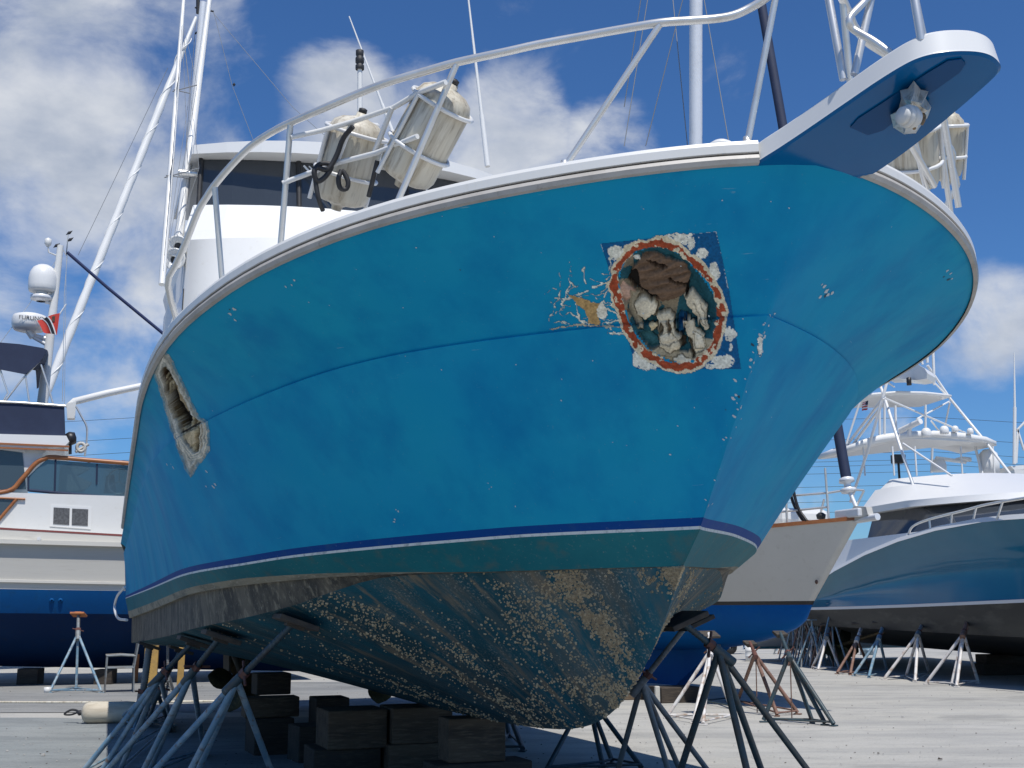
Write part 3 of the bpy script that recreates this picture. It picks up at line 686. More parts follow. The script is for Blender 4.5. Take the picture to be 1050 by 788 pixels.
for (u, v) in ((182, 253), (179, 266)):     # twin horns on the house side
    b = MB(); c = Vector(bx(u, v, -9.0)); ax = Vector((.9, -.25, -.1)).normalized()
    b.lathe([(.02, -.34), (.03, -.2), (.05, -.08), (.10, 0), (.125, .02), (.115, .028), (.05, -.03), (.0, -.08)], c, ax, 18, 0)
    b.tube([c - ax * .3, c - ax * .3 + Vector((-.05, .45, .02))], .018, 6); horn = b.build('horn', M['white_clean'], BOAT)
    b = MB(); b.lathe([(.0, -.034), (.048, -.028)], c, ax, 14); b.build('horn_throat', M['rubber'], horn)
# mast light, small scanner and whip aerials on the hardtop
b = MB(); c = Vector(bx(369, 118, -9.6)); c.z = 6.82
h = Vector(bx(368, 72, -9.6)).z
b.lathe([(.22, 0), (.20, .05), (.12, .10), (.07, .25), (.05, .30), (.055, .36)], c, n=18); b.lathe([(.035, .3), (.03, h - c.z + .02)], c, n=10)
scn = b.build('radar_pedestal', M['white'], BOAT)
b = MB(); m = c + Vector((.05, 0, .52)); q = Matrix.Rotation(.25, 3, 'Z')
b.lathe([(.0, -.26), (.035, -.22), (.05, -.05), (.075, 0), (.05, .05), (.035, .22), (0, .26)], m, q @ Vector((.15, 1, .12)), 12)
b.lathe([(.01, -.15), (.10, -.02), (.02, .1)], c + Vector((.03, .02, .36)), (0, .1, 1), 14)
b.build('scanner_bar', M['white'], scn)
b = MB(); t = Vector((c.x, c.y, h))
b.lathe([(.045, 0), (.055, .01), (.055, .06), (.043, .07), (.043, .09), (.055, .1), (.055, .16), (.043, .17), (.043, .19), (.05, .2), (.05, .26), (0, .28)], t, n=14)
b.build('mast_light', M['rubber'], scn)
def whip(name, p0, p1, r=.018):
    a, d = Vector(p0), Vector(p1); m = a.lerp(d, .28); b = MB(); b.tube([a, m], [r * 1.5, r * 1.3], 8); b.tube([m, d], [r, r * .45], 6); b.build(name, M['white_clean'], BOAT)
whip('aerial', bx(405, 142, -10.4), bx(358, 17, -10.6)); p = bx(500, 171, -10.5); whip('aerial', p, bx(479, -12, -10.7), .026)
# outriggers stowed upright along the house sides
b = MB()
P0, P1 = Vector(bx(166, 292, -8.4)), Vector(bx(189, -10, -10.0)); b.tube([P0, P0.lerp(P1, .5), P1], [.034, .03, .022], 8)
Q0, Q1, Q2 = Vector(bx(183, 246, -9.2)), Vector(bx(201.5, 100, -9.8)), Vector(bx(216, -10, -10.2)); b.tube([Q0, Q1, Q2], [.05, .045, .03], 8)
b.build('outrigger_pole', M['white_clean'], BOAT)
b = MB()
for t, w in ((.33, .32), (.62, .24)):
    c = P0.lerp(P1, t)
    for a in (0, 1.2, 2.4): d = Vector((math.cos(a), math.sin(a), .25)) * w; b.tube([c - d * .2, c + d], .007, 5); b.tube([c + d, P1.lerp(P0, .12)], .0025, 4); b.tube([c + d, P0], .0025, 4)
b.build('outrigger_stay', M['grey_wire'], BOAT)
b = MB(); c = Vector(bx(194, 179, -9.35)); b.tube([c + Vector((0, -.08, 0)), c + Vector((-.1, .3, .0))], .03, 6); b.tube([c + Vector((.02, -.12, 0)), c + Vector((.02, .12, 0))], .045, 8); b.build('outrigger_clamp', M['steel'], BOAT)
b = MB(); c = Vector(bx(231, 258, -1.95)); ax = Vector((-.9, -.42, 0)).normalized()
g = sheer([1.93], .16, .108)[0]; c = Vector(g)
b.tube([c + ax * -.13 + Vector((0, 0, .075)), c + ax * -.05 + Vector((0, 0, .085)), c + ax * .05 + Vector((0, 0, .085)), c + ax * .13 + Vector((0, 0, .075))], [.012, .02, .02, .012], 8)
for k in (-.045, .045): b.tube([c + ax * k, c + ax * k + Vector((0, 0, .08))], .015, 8)
b.build('deck_cleat', M['steel'], BOAT)
# hatch and low trunk seen over the gunwale near the stem
b = MB(); q = sheer([.30, .62], .34, .115); d_ = Vector(q[1] - q[0]); b.tube([Vector(q[0]), Vector(q[0]) + d_ * .45], .022, 8); b.build('deck_track', M['white'], BOAT)
b = MB(); b.lathe([(0, 0), (.045, .0), (.055, .01), (.05, .022), (.03, .034), (0, .036)], Vector(sheer([.16], .16, .105)[0]), n=18); b.build('deck_fitting', M['white_clean'], BOAT)

# ---- bow rail
RT = [(166, 306, -2.80), (172, 293, -2.66), (180, 272, -2.55), (190, 250, -2.42), (203, 217, -2.28), (212, 202, -2.2), (220, 190, -2.12), (237, 170, -1.97), (257, 150, -1.80), (280, 135, -1.62), (298, 126, -1.50), (330, 112, -1.3), (370, 95, -1.15), (403, 83, -1.0), (437, 73, -.90), (469, 64, -.80), (520, 53, -.64), (551, 46, -.56), (600, 37, -.43), (640, 29.8, -.31), (678, 23.5, -.20), (705, 21.5, -.15), (733, 19.5, -.10), (752, 16, -.06), (768, 9, -.03), (783, 0, .01), (812, -22, .08), (850, -50, .2), (900, -72, .42), (935, -80, .55)]
RTP = [Vector(sheer([3.25], .10, .10)[0]), Vector(sheer([3.05], .10, .16)[0])] + [Vector(bx(u, v, x)) for u, v, x in RT[1:]]
def gpt(s, side=-1, inn=.10): return Vector(sheer([s], inn, .107, side)[0])
b = MB(); b.tube(smooth_path(RTP, 3), .019, 10); 
mir = [Vector((p.x, -p.y, p.z)) for p in RTP]
b.tube(smooth_path(mir, 3), .019, 10); b.tube([RTP[-1], RTP[-1].lerp(mir[-1], .5) + Vector((.12, 0, 0)), mir[-1]], .019, 10)
rail = b.build('bow_rail', M['steel'], BOAT)
def near_s(u, v):
    best = None
    for s in np.linspace(.06, 5, 400):
        d = BF.wld(np.array(gpt(s))) - _C; z = d @ _fw; q = math.hypot(W / 2 + F * (d @ _rt) / z - u, H / 2 - F * (d @ _up) / z - v)
        if best is None or q < best[0]: best = (q, s)
    return best[1]
for (u, v), top in (((402, 196), RTP[16]), ((580, 163), RTP[21]), ((763, 146), Vector(bx(797, -11, .04))), ((275, 240), RTP[11]), ((212, 280), RTP[7])):
    a = gpt(near_s(u, v))
    for sd in (1, -1):
        b = MB(); A, B_ = Vector((a.x, a.y * sd, a.z)), Vector((top.x, top.y * sd, top.z))
        b.tube([A, B_], .0155, 8); b.lathe([(.026, 0), (.026, .006), (.018, .010), (.017, .03)], A, n=14); b.build('stanchion', M['steel'], BOAT)
# pulpit rail legs
b = MB()
for pts in ([(865, 82, .42, -.16), (850, 0, .40, -.16), (838, -60, .34, -.16)], [(876, 77, .46, -.15), (893, 0, .48, -.12), (905, -70, .5, -.1)], [(945, 42, .78, .0), (938, 0, .78, 0), (925, -78, .72, 0)]):
    b = MB(); b.tube([bx(u, v, x) for u, v, x, _ in pts], .0165, 8); b.build('pulpit_stanchion', M['steel'], BOAT)
b = MB(); b.tube(smooth_path([bx(916, 57, .62), bx(895, 42, .56), bx(876, 31, .5), bx(871, 24, .5), bx(873, 16, .5), bx(888, 0, .5), bx(900, -20, .5)], 5), .0155, 8); b.build('pulpit_hoop', M['steel'], BOAT)
b = MB(); b.tube([bx(983, 213, -.55), bx(975, 165, -.5), bx(968, 123, -.44), bx(953, 65, -.36), bx(939, 0, -.24)], .0165, 8); b.build('pulpit_stanchion', M['steel'], BOAT)
b = MB(); b.tube([bx(958, 191, -.42), bx(933, 147, -.25), bx(905, 95, -.1)], .0165, 8); b.build('pulpit_stanchion', M['steel'], BOAT)

# anchor fitting under the pulpit: slot, dented polished plates and the white roller
b = MB()
def pul(u, v, dz=-.012):
    sl = .15; d = ray(u, v); A = BF.Z - sl * BF.X; t = (ZH - .01 + dz - (_C - BF.o) @ A) / (d @ A); return BF.loc(_C + d * t)
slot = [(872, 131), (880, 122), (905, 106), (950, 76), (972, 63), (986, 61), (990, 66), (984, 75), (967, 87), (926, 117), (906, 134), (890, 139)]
b.prism([pul(u, v, -.006) for u, v in slot], (0, 0, .004)); b.build('anchor_slot', mat('slot_shade_blue', (.0005, .060, .19), .35, spec=.1), pulpit)  # thin sheet, the shade inside the slot put into its darker blue
b = MB(); r = random.Random(5)
star = [(916, 131), (913, 118), (921, 113), (924, 102), (923, 93), (931, 91), (937, 83), (944, 92), (952, 94), (949, 101), (955, 110), (951, 121), (946, 127), (939, 137), (927, 138)]
ctr_ = Vector(pul(935, 111, -.14)); ring = [Vector(pul(u, v, -.02)) for u, v in star]
midr = [ctr_.lerp(p, .62) + Vector((r.uniform(-.01, .01), r.uniform(-.01, .01), -.01 + r.uniform(-.015, .015))) for p in ring]
n = len(ring)
b.add(ring + midr + [ctr_ + Vector((0, 0, .03))], [(i, (i + 1) % n, n + (i + 1) % n, n + i) for i in range(n)] + [(n + i, n + (i + 1) % n, 2 * n) for i in range(n)], 0, False)
anch = b.build('anchor_plate', mat('dented_polished_steel', (.74, .72, .66), .30, .55, var=[(30, .5, .65, (.35, .30, .22), .7)]), pulpit)
b = MB(); ax = (Vector(pul(943, 118, -.1)) - Vector(pul(921, 113, -.1))).normalized()
for k, rr in ((-.028, .036), (-.010, .045), (.010, .045), (.028, .036)):
    b.lathe([(0, -.012), (rr * .9, -.011), (rr, -.004), (rr, .004), (rr * .9, .011), (0, .012)], Vector(pul(932, 120, -.155)) + ax * k, ax, 24)
b.build('anchor_roller', M['white'], pulpit)
b = MB(); c = Vector(pul(942, 120, -.10)); b.tube([c + Vector((.030 * math.sin(t), .012 * math.cos(t), .030 * math.cos(t) - .02)) for t in np.linspace(-2.4, 2.4, 12)], .007, 6); b.build('shackle', mat('rusty_steel', (.22, .15, .09), .6, .5, var=[(40, .45, .6, (.35, .25, .15), .7)]), pulpit)

# ---- fenders stowed in the rail racks (each a thing of its own)
M['fender'] = mat('dirty_white_fender_vinyl', (.62, .585, .49), .5, var=[(2.0, .40, .66, (.45, .40, .30), .9), (7, .50, .66, (.28, .23, .16), .75), (20, .55, .7, (.14, .11, .08), .6)], stretch=(2.6, 2.6, .3), bump=(50, .1))
def fender_mesh(L_, r):
    b = MB(); h = L_ / 2
    b.lathe([(.0, -h - .035), (.026, -h - .035), (.030, -h - .012), (.05, -h), (r * .66, -h + .008), (r * .90, -h + .025), (r, -h + .06), (r * 1.01, 0), (r, h - .07), (r * .88, h - .03), (r * .62, h - .004), (.05, h + .006), (.030, h + .014), (.026, h + .035), (0, h + .035)], n=28); return b
def fender(label, c, axis, L_, r, group=None, parent_loc=True):
    o = empty('fender', label=label, cat='fender', group=group)
    q = Vector(axis).normalized().to_track_quat('Z', 'Y').to_matrix().to_4x4(); q.translation = Vector(c)
    o.matrix_world = q; fender_mesh(L_, r).build('fender_body', M['fender'], o)
    b = MB(); h = L_ / 2; b.lathe([(.014, h + .034), (.022, h + .036), (.022, h + .055), (.010, h + .06)], n=12); b.build('end_eye', M['rubber'], o)
    return o
def w(p): return Vector(BF.wld(np.array(p)))
def fend_px(label, top, bot, xt, xb, r, group='fenders stowed in the bow rail racks'):
    a, c = w(bx(*top, xt)), w(bx(*bot, xb)); return fender(label, (a + c) / 2, a - c, (a - c).length * .98, r, group), a, c
fA, a1, c1 = fend_px('dirty white fender in the rail rack nearer the windscreen with black rope over it', (370, 122), (346, 210), -1.50, -1.72, .148)
fB, a2, c2 = fend_px('dirty white fender leaning outward in the rail rack, nearer the bow', (462, 92), (412, 186), -.98, -1.28, .146)
fC, a3, c3 = fend_px('weathered fender half hidden under the pulpit on the far rail', (934, 118), (938, 196), -.75, -.95, .135)
fD, a4, c4 = fend_px('pale fender behind the far rail stanchion, right of the pulpit', (974, 118), (970, 185), -1.15, -1.3, .09)
def hoop(mb, a, c, t, r, n=20, sq=1.25):
    ax = (a - c).normalized(); p = c.lerp(a, t); e = ax.orthogonal().normalized(); f = ax.cross(e)
    up = Vector((0, 0, 1)); e = (up - ax * up.dot(ax)).normalized(); f = ax.cross(e)
    pts = [p + (e * math.cos(q) + f * math.sin(q)) * r for q in np.linspace(0, 2 * math.pi, n)]
    mb.tube([BF.loc(np.array(x)) for x in pts], .011, 6)
for a, c, r in ((a1, c1, .163), (a2, c2, .161), (a3, c3, .15), (a4, c4, .105)):
    b = MB(); hoop(b, a, c, .84, r); hoop(b, a, c, .36, r)
    ax = (a - c).normalized(); sd = Vector((0, 0, 1)).cross(ax).normalized()
    for k in (-1, 1): q0 = c.lerp(a, .84) + sd * r * k; q1 = c.lerp(a, .0) + sd * r * k; b.tube([BF.loc(np.array(q0)), BF.loc(np.array(q1))], .011, 6)
    b.build('fender_basket', M['white_clean'], BOAT)
b = MB()
RK = lambda L_: b.tube([bx(u, v, x) for u, v, x in L_], .0135, 8)
RK([(299, 141, -1.50), (330, 134, -1.42), (360, 125.5, -1.32), (404, 110.5, -1.12), (430, 95, -.95), (457, 84.5, -.80)])
RK([(290, 188, -1.58), (343, 168, -1.45), (386, 157, -1.25), (428, 140, -.98)]); RK([(361, 126, -1.33), (345, 167, -1.45)]); RK([(402, 111, -1.12), (384, 156, -1.28)])
b.build('fender_rack', M['white_clean'], BOAT)
b = MB()
b.tube(smooth_path([BF.wld(np.array(bx(u, v, x))) for u, v, x in [(362, 130, -1.30), (352, 142, -1.36), (345, 160, -1.40), (336, 174, -1.42), (325, 172, -1.43), (322, 178, -1.43), (326, 186, -1.44), (334, 181, -1.43), (340, 170, -1.42), (330, 168, -1.43), (323, 174, -1.44), (324, 190, -1.45), (327, 205, -1.46), (331, 216, -1.5)]], 5), .013, 6)
b.tube(smooth_path([BF.wld(np.array(bx(u, v, x))) for u, v, x in [(350, 175, -1.40), (347, 184, -1.40), (349, 193, -1.41), (355, 194, -1.41), (357, 187, -1.4), (353, 178, -1.4), (350, 175, -1.40)]], 5), .013, 6)
b.tube(smooth_path([BF.wld(np.array(bx(u, v, x))) for u, v, x in [(387, 165, -1.22), (383, 182, -1.26), (378, 202, -1.32)]], 5), .012, 6)
tag(b.build('mooring_rope', M['rubber']), 'black mooring rope looped over the fender rack', 'rope')
# ---- barnacles: nobody could count them
def barnacles():
    r = random.Random(11); g = np.random.default_rng(11); b = MB(); n = 90000
    X = -g.uniform(1.4, 6.6, n); t = g.random(n); side = np.where(g.random(n) < .86, -1, 1)
    at = lambda l: np.stack([X, np.interp(-X, -HL[l][:, 0], HL[l][:, 1]), np.interp(-X, -HL[l][:, 0], HL[l][:, 2])], -1)
    p = at('chine') * (1 - t[:, None]) + at('keel') * t[:, None]; Z = p[:, 2]
    flow = X + .12 * Z
    n1 = fbm((flow + 9) * 3.6, Z * .8, 3, 3); n2 = fbm(X * 3.5, Z * 3.5, 8, 3); n3 = fbm(X * 11, Z * 11, 18, 2)
    fw = np.clip((X + 5.6) / 3.2, 0, 1); low = np.clip((1.55 - Z) / .8, 0, 1)
    prob = np.clip((n1 - .47) * 6, 0, 1) * np.clip((n2 - .33) * 4, 0, 1) * fw ** 2 + .35 * low * np.clip((n2 - .34) * 4, 0, 1) * fw + .12 * np.clip(X + 2.7, 0, 1) * np.clip((n2 - .38) * 5, 0, 1)
    prob *= np.clip((n3 - .30) * 4, .1, 1)
    P = []
    for k in np.nonzero(g.random(n) < prob * .95)[0][:11000]:
        loc, nrm, _, d = BVH.find_nearest(Vector((p[k, 0], p[k, 1] * -side[k], p[k, 2])))
        if loc is None or d > .2: continue
        if nrm.z > .3: nrm = -nrm
        P.append((loc, nrm))
    for loc, nrm in P:
        if (nrm.y < 0) != (loc.y < 0): nrm = -nrm
        a = nrm.orthogonal().normalized(); c = nrm.cross(a); R0 = abs(r.gauss(.0048, .0022)) + .0024; h = R0 * r.uniform(.5, 1.0); o = r.random() * 6
        rows = []
        for rr, hh in ((R0, -.002), (R0 * .55, h), (R0 * .3, h * .6)): rows.append([loc + nrm * hh + (a * math.cos(o + k * 1.2566) + c * math.sin(o + k * 1.2566)) * rr for k in range(5)])
        b.grid(rows, 0 if r.random() < .6 else 1, False, closed=True)
    print('barnacles', len(P)); o = b.build('barnacles', [mat('barnacle_shell', (.56, .46, .30), .85, var=[(60, .4, .6, (.34, .26, .16), .8)]), mat('dull_barnacle_shell', (.34, .27, .17), .9)], BOAT, recalc=False)
    tag(o, kind='stuff')
barnacles()

# ---- stern gear under the boat
M['bronze'] = mat('fouled_bronze', (.10, .075, .035), .55, .6, var=[(8, .45, .65, (.03, .028, .024), .8), (30, .55, .7, (.35, .25, .09), .5)])
M['darkfoul'] = mat('dark_fouled_metal', (.035, .034, .03), .7, .2, var=[(12, .45, .65, (.09, .075, .05), .7)])
def propeller(c, ax, r, parent, name='propeller', nb=4, m=None):
    b = MB(); ax = Vector(ax).normalized(); e = ax.orthogonal().normalized(); f = ax.cross(e)
    b.lathe([(.0, -.16), (.05, -.14), (.085, -.05), (.09, .06), (.07, .12), (0, .14)], c, ax, 16)
    for k in range(nb):
        t = 2 * math.pi * k / nb + .5; d = e * math.cos(t) + f * math.sin(t); s_ = ax.cross(d); rows = []
        for q in np.linspace(.1, 1, 8):
            wd = r * .48 * math.sin(min(1, q * 1.05) * math.pi) ** .55 * (1 if q < .98 else .25) + .01; tw = .95 - .55 * q
            rows.append([Vector(c) + d * r * q + (s_ * math.cos(tw) + ax * math.sin(tw)) * wd * g + ax * .012 * (1 - g * g) for g in (-1, -.5, 0, .5, 1)])
        b.grid(rows)
        b.grid([[p - ax * .012 for p in rw] for rw in rows])
    return b.build(name, m or M['bronze'], parent)
for sd in (-1, 1):
    pc = Vector((-11.5, .95 * sd, .56)); ax = Vector((.97, 0, .20))
    propeller(pc, ax, .37, BOAT)
    b = MB(); b.tube([pc, pc + ax * 3.2], .035, 8); b.tube([pc + ax * .3, pc + ax * .75], .06, 10); b.build('propeller_shaft', M['darkfoul'], BOAT)
    b = MB(); b.tube([pc + ax * .45 + Vector((0, .0, .03)), pc + ax * .45 + Vector((0, .25 * sd, .66))], .04, 8); b.tube([pc + ax * .45, pc + ax * .45 + Vector((0, -.25 * sd, .60))], .04, 8); b.build('shaft_strut', M['darkfoul'], BOAT)
    b = MB(); b.prism([(-12.25, .95 * sd - .02, 1.12), (-12.8, .95 * sd - .02, 1.08), (-12.75, .95 * sd - .02, .38), (-12.3, .95 * sd - .02, .34), (-12.15, .95 * sd - .02, .7)], (0, .04, 0)); b.build('rudder', M['darkfoul'], BOAT)
b = MB(); b.tube(smooth_path([by(128, 602, -2.25), by(120, 612, -2.32), by(117.5, 624, -2.34), by(121, 634, -2.33), by(130, 636, -2.28)], 5), .018, 8); b.build('swim_step_rail', M['alu'], BOAT)

# ------------------------------------------------------------------ jack stands
M['blue_pipe'] = mat('chipped_blue_stand_paint', (.13, .235, .32), .5, var=[(5, .45, .62, (.30, .38, .42), .8), (18, .55, .66, (.16, .09, .05), .8), (60, .6, .72, (.35, .36, .36), .5)])
M['grey_pipe'] = mat('worn_grey_stand_paint', (.17, .19, .20), .55, var=[(6, .48, .65, (.12, .09, .065), .8), (30, .55, .7, (.30, .30, .29), .5)])
M['dark_pipe'] = mat('dark_teal_stand_paint', (.028, .055, .068), .5, var=[(7, .48, .66, (.06, .045, .035), .7), (40, .56, .7, (.14, .16, .17), .5)])
M['white_pipe'] = mat('white_stand_paint', (.62, .60, .58), .5, var=[(7, .5, .66, (.28, .17, .10), .8), (40, .6, .7, (.4, .38, .36), .5)])
M['rust_pipe'] = mat('rusted_stand_paint', (.20, .11, .08), .7, var=[(7, .45, .62, (.10, .05, .03), .8), (30, .55, .7, (.32, .28, .25), .6)])
M['red_screw'] = mat('red_oxide_screw', (.13, .055, .042), .7, var=[(14, .45, .62, (.09, .035, .025), .8)])
M['pad'] = mat('stand_pad_board', (.045, .038, .032), .8, var=[(12, .45, .65, (.09, .07, .05), .7)])
M['orange'] = mat('orange_plywood_pad', (.42, .15, .05), .7, var=[(10, .45, .65, (.25, .09, .04), .7)])
def px(u, v, Y): return Vector(at_y(u, v, Y))
def stand(label, pad, apex, feet, leg_m='blue_pipe', post_m='dark_pipe', group=None, r=.023, bars=True, pad_m='pad', pr=.021, chain=False, nrm=None, padw=.34):
    """pad, apex: world points; feet: ground points"""
    pad, apex = Vector(pad), Vector(apex); feet = [Vector((f[0], f[1], 0)) for f in feet]
    cen = sum(feet, Vector()) / len(feet); o = empty('jack_stand', (cen.x, cen.y, 0), 0, label, 'jack stand', group)
    L0 = lambda p: Vector(p) - Vector((cen.x, cen.y, 0))
    for k, f in enumerate(feet):
        b = MB(); f = f + Vector((0, 0, r)); d = (apex - f).normalized()
        b.tube([L0(f), L0(apex - Vector((0, 0, .0)) - d * .02)], r, 10); b.box(L0((f.x, f.y, .009)), (.10, .07, .018), Matrix.Rotation(k * 1.3, 3, 'Z'), bev=.004)
        b.build('leg', M[leg_m], o)
    b = MB(); ax = (pad - apex).normalized(); b.tube([L0(apex - ax * .13), L0(apex + ax * .05)], pr * 1.55, 12); b.tube([L0(apex - ax * .1), L0(pad)], pr, 12)
    for q in np.arange(.10, max(.11, (pad - apex).length - .08), .03): b.lathe([(pr, -.006), (pr * 1.16, 0), (pr, .006)], L0(apex + ax * q), ax, 10)
    po = b.build('post', M[post_m], o)
    b = MB(); c = L0(apex + ax * .08); sd = ax.orthogonal().normalized(); b.tube([c - sd * .11, c + sd * .11], .010, 6); b.lathe([(pr * 1.7, -.025), (pr * 1.7, .025)], c, ax, 6, 0, False); b.build('turn_handle', M['red_screw'] if post_m != 'white_pipe' else M['rust_pipe'], o)
    n = Vector(nrm).normalized() if nrm is not None else ax; q = n.to_track_quat('Z', 'Y').to_matrix(); b = MB()
    b.box(L0(pad - n * .012), (padw, padw * .8, .035), q, bev=.006); b.box(L0(pad - n * .04), (.12, .12, .02), q); b.build('pad', M[pad_m], o)
    if bars and len(feet) > 2:
        b = MB(); n_ = len(feet)
        for k in range(n_):
            A, B = feet[k], feet[(k + 1) % n_]; b.tube([L0(A + Vector((0, 0, .05))), L0(B + Vector((0, 0, .05)))], .012, 6)
        b.build('base_bar', M[leg_m], o)
    if chain:
        b = MB(); b.tube([L0(apex - ax * .1), L0(Vector((apex.x, apex.y, .02)))], .008, 5); b.build('chain', M['rust_pipe'], o)
    return o
def gz(*L_): return [at_z(u, v, 0.0) for u, v in L_]
def gY(*L_): return [(at_y(u, 600, Y)[0], Y) for u, Y in L_]
S1 = 'jack stands under the blue yacht'
def hw(u, v):                                   # where a pixel meets the yacht's underside
    p, n, _, _ = hit(u, v); return w(p) if p is not None else None
def padpt(s, side=-1, fr=.06):
    i = int(np.argmin(np.abs(-HL['chine'][:, 0] - s))); p = lerp(HL['chine'][i], HL['keel'][i], fr).copy(); p[1] *= -side; q = HL['chine'][i]
    nn = Vector((0, side * .35, -.95)).normalized(); return w(p + np.array([0, 0, -.03])), Vector(BF.X * nn.x + BF.Y * nn.y + BF.Z * nn.z)
def stand_at(label, s, apex_px, feet_px, side=-1, fr=.06, dY=.25, **k):
    p, n = padpt(s, side, fr); a = Vector(at_y(*apex_px, p.y + dY)); return stand(label, p, a, feet_px, group=S1, nrm=-n, **k)
stand_at('blue tripod jack stand with red screw head, foremost along the near chine', 3.9, (243, 698), gz((120, 836), (170, 842), (186, 834), (290, 826)))
stand_at('scuffed blue jack stand leaning out, second from the front under the blue yacht', 5.0, (197, 690), gz((98, 806), (136, 815), (150, 800), (209, 775)))
stand_at('blue jack stand with a dark post, third from the front under the blue yacht', 6.6, (164, 694), gz((80, 800), (100, 800), (122, 795), (176, 745)), dY=.15)
stand_at('thick grey upright jack stand under the stern corner of the blue yacht', 11.2, (146, 716), gz((121, 741), (138, 748), (150, 735), (160, 742)), fr=.04, dY=0, leg_m='blue_pipe', post_m='grey_pipe', pr=.042)
stand_at('dark jack stand with a slim post just right of the thick grey one', 10.3, (162, 712), gz((150, 745), (176, 752), (170, 738)), fr=.16, dY=0, leg_m='dark_pipe')
stand_at('dark teal jack stand propping the bow of the blue yacht, right of its keel', 2.75, (737, 668), gz((681, 846), (783, 866), (797, 838), (850, 822)), side=1, fr=.30, dY=.12, leg_m='dark_pipe', post_m='dark_pipe', r=.023)
stand_at('grey brown jack stand close behind the forefoot of the blue yacht', 4.3, (658, 700), gz((630, 806), (692, 815), (704, 808), (731, 800)), side=1, fr=.12, dY=.1, leg_m='grey_pipe', post_m='grey_pipe')
stand_at('dark jack stand partly hidden behind the keel of the blue yacht', 6.6, (602, 712), gz((560, 793), (618, 787), (628, 784), (658, 790)), side=1, fr=.10, dY=.1, leg_m='dark_pipe')
stand_at('far dark jack stand seen between the keel blocks and the forefoot', 9.2, (514, 712), gz((514, 771), (536, 771), (522, 757)), side=1, fr=.1, dY=.1, leg_m='dark_pipe', r=.026)
stand_at('pale jack stand seen through the gap between keel blocks', 11.6, (450, 700), gz((447, 757), (453, 752), (440, 750)), side=1, fr=.1, dY=.1, leg_m='white_pipe', post_m='grey_pipe', r=.022)

# ------------------------------------------------------------------ keel blocks
M['timber'] = mat('weathered_keel_timber', (.11, .078, .050), .85, var=[(3, .42, .62, (.05, .036, .025), .9), (22, .5, .66, (.18, .135, .09), .6)], stretch=(.4, 3, 3), bump=(25, .6))
M['timber_old'] = mat('dark_oily_timber', (.050, .039, .030), .85, var=[(3, .42, .62, (.025, .02, .016), .9), (22, .5, .66, (.09, .07, .05), .6)], stretch=(.4, 3, 3), bump=(25, .6))
def block(label, s, y, z, size, m='timber', rz=0.0):
    """a timber baulk: s metres aft of the stem head, y to port, z of its underside"""
    c = BF.wld(np.array([-s, y, 0])); o = MB(); o.box((0, 0, size[2] / 2), size, bev=.012)
    ob = o.build('timber_block', M[m]); ob.location = (c[0], c[1], z); ob.rotation_euler = (0, 0, BF.ang + math.pi / 2 + rz)
    return tag(ob, label, 'timber block', 'keel blocks under the blue yacht')
block('long timber lying flat on the ground, under the foremost keel block', 4.92, .02, 0, (.78, .34, .29), 'timber_old', .03)
block('square brown timber block under the keel, foremost of the keel blocks', 4.95, -.02, .292, (.46, .30, .325), 'timber', -.02)
block('lower right timber of the middle crib, resting on the ground', 6.35, -.10, 0, (.58, .50, .30), 'timber', .02)
block('lower left timber of the middle crib, resting on the ground', 6.5, -.70, 0, (.58, .55, .27), 'timber_old', -.03)
block('upper right timber of the middle crib, touching the keel', 6.35, -.08, .302, (.54, .50, .30), 'timber', -.02)
block('upper left timber of the middle crib, with a pale cut end', 6.42, -.64, .272, (.52, .50, .32), 'timber', .01)
block('dark upright timber behind the middle crib', 7.8, -.75, 0, (.30, .40, .34), 'timber_old', .1)
block('dark timber on edge behind the middle crib, topped by a board', 8.3, -.45, .0, (.34, .40, .56), 'timber_old')
block('yellowish board laid across the rear keel crib', 8.6, -1.0, .36, (.55, .30, .20), 'timber', 0)
block('black timber at the top of the rear keel crib', 8.9, -.95, .562, (.36, .30, .22), 'timber_old', .05)
block('dark timber under the rear keel crib, on the ground', 8.6, -1.0, 0, (.4, .5, .355), 'timber_old', .05)

# fender lying on the pavement
c = at_z(110, 743, .0); fg = empty('fender', label='cream cylindrical fender lying on the pavement left of the jack stands', cat='fender')
q = Vector((.985, .17, .0)).to_track_quat('Z', 'Y').to_matrix().to_4x4(); q.translation = Vector((c[0], c[1] + .13, .138)); fg.matrix_world = q
M['cream_fender'] = mat('cream_fender_vinyl', (.55, .50, .40), .5, var=[(3, .42, .64, (.40, .34, .25), .8), (14, .55, .7, (.25, .19, .12), .5)], stretch=(2, 2, .4))
b = MB(); b.lathe([(.0, -.37), (.04, -.365), (.085, -.35), (.118, -.325), (.132, -.28), (.137, -.2), (.137, .2), (.132, .28), (.118, .325), (.085, .35), (.04, .365), (0, .37)], n=28); b.build('fender_body', M['cream_fender'], fg)
b = MB(); b.lathe([(.03, .36), (.035, .39), (.012, .40)], n=12); b.build('end_eye', M['rubber'], fg)
b = MB(); b.lathe([(.03, -.36), (.035, -.40), (.012, -.42)], n=12); b.tube(smooth_path([(.0, 0, -.40), (.10, .02, -.44), (.125, .03, -.52), (.122, -.02, -.60), (.124, -.03, -.52), (.09, .0, -.43)], 5), .014, 6); b.build('fender_rope', M['rubber'], fg)

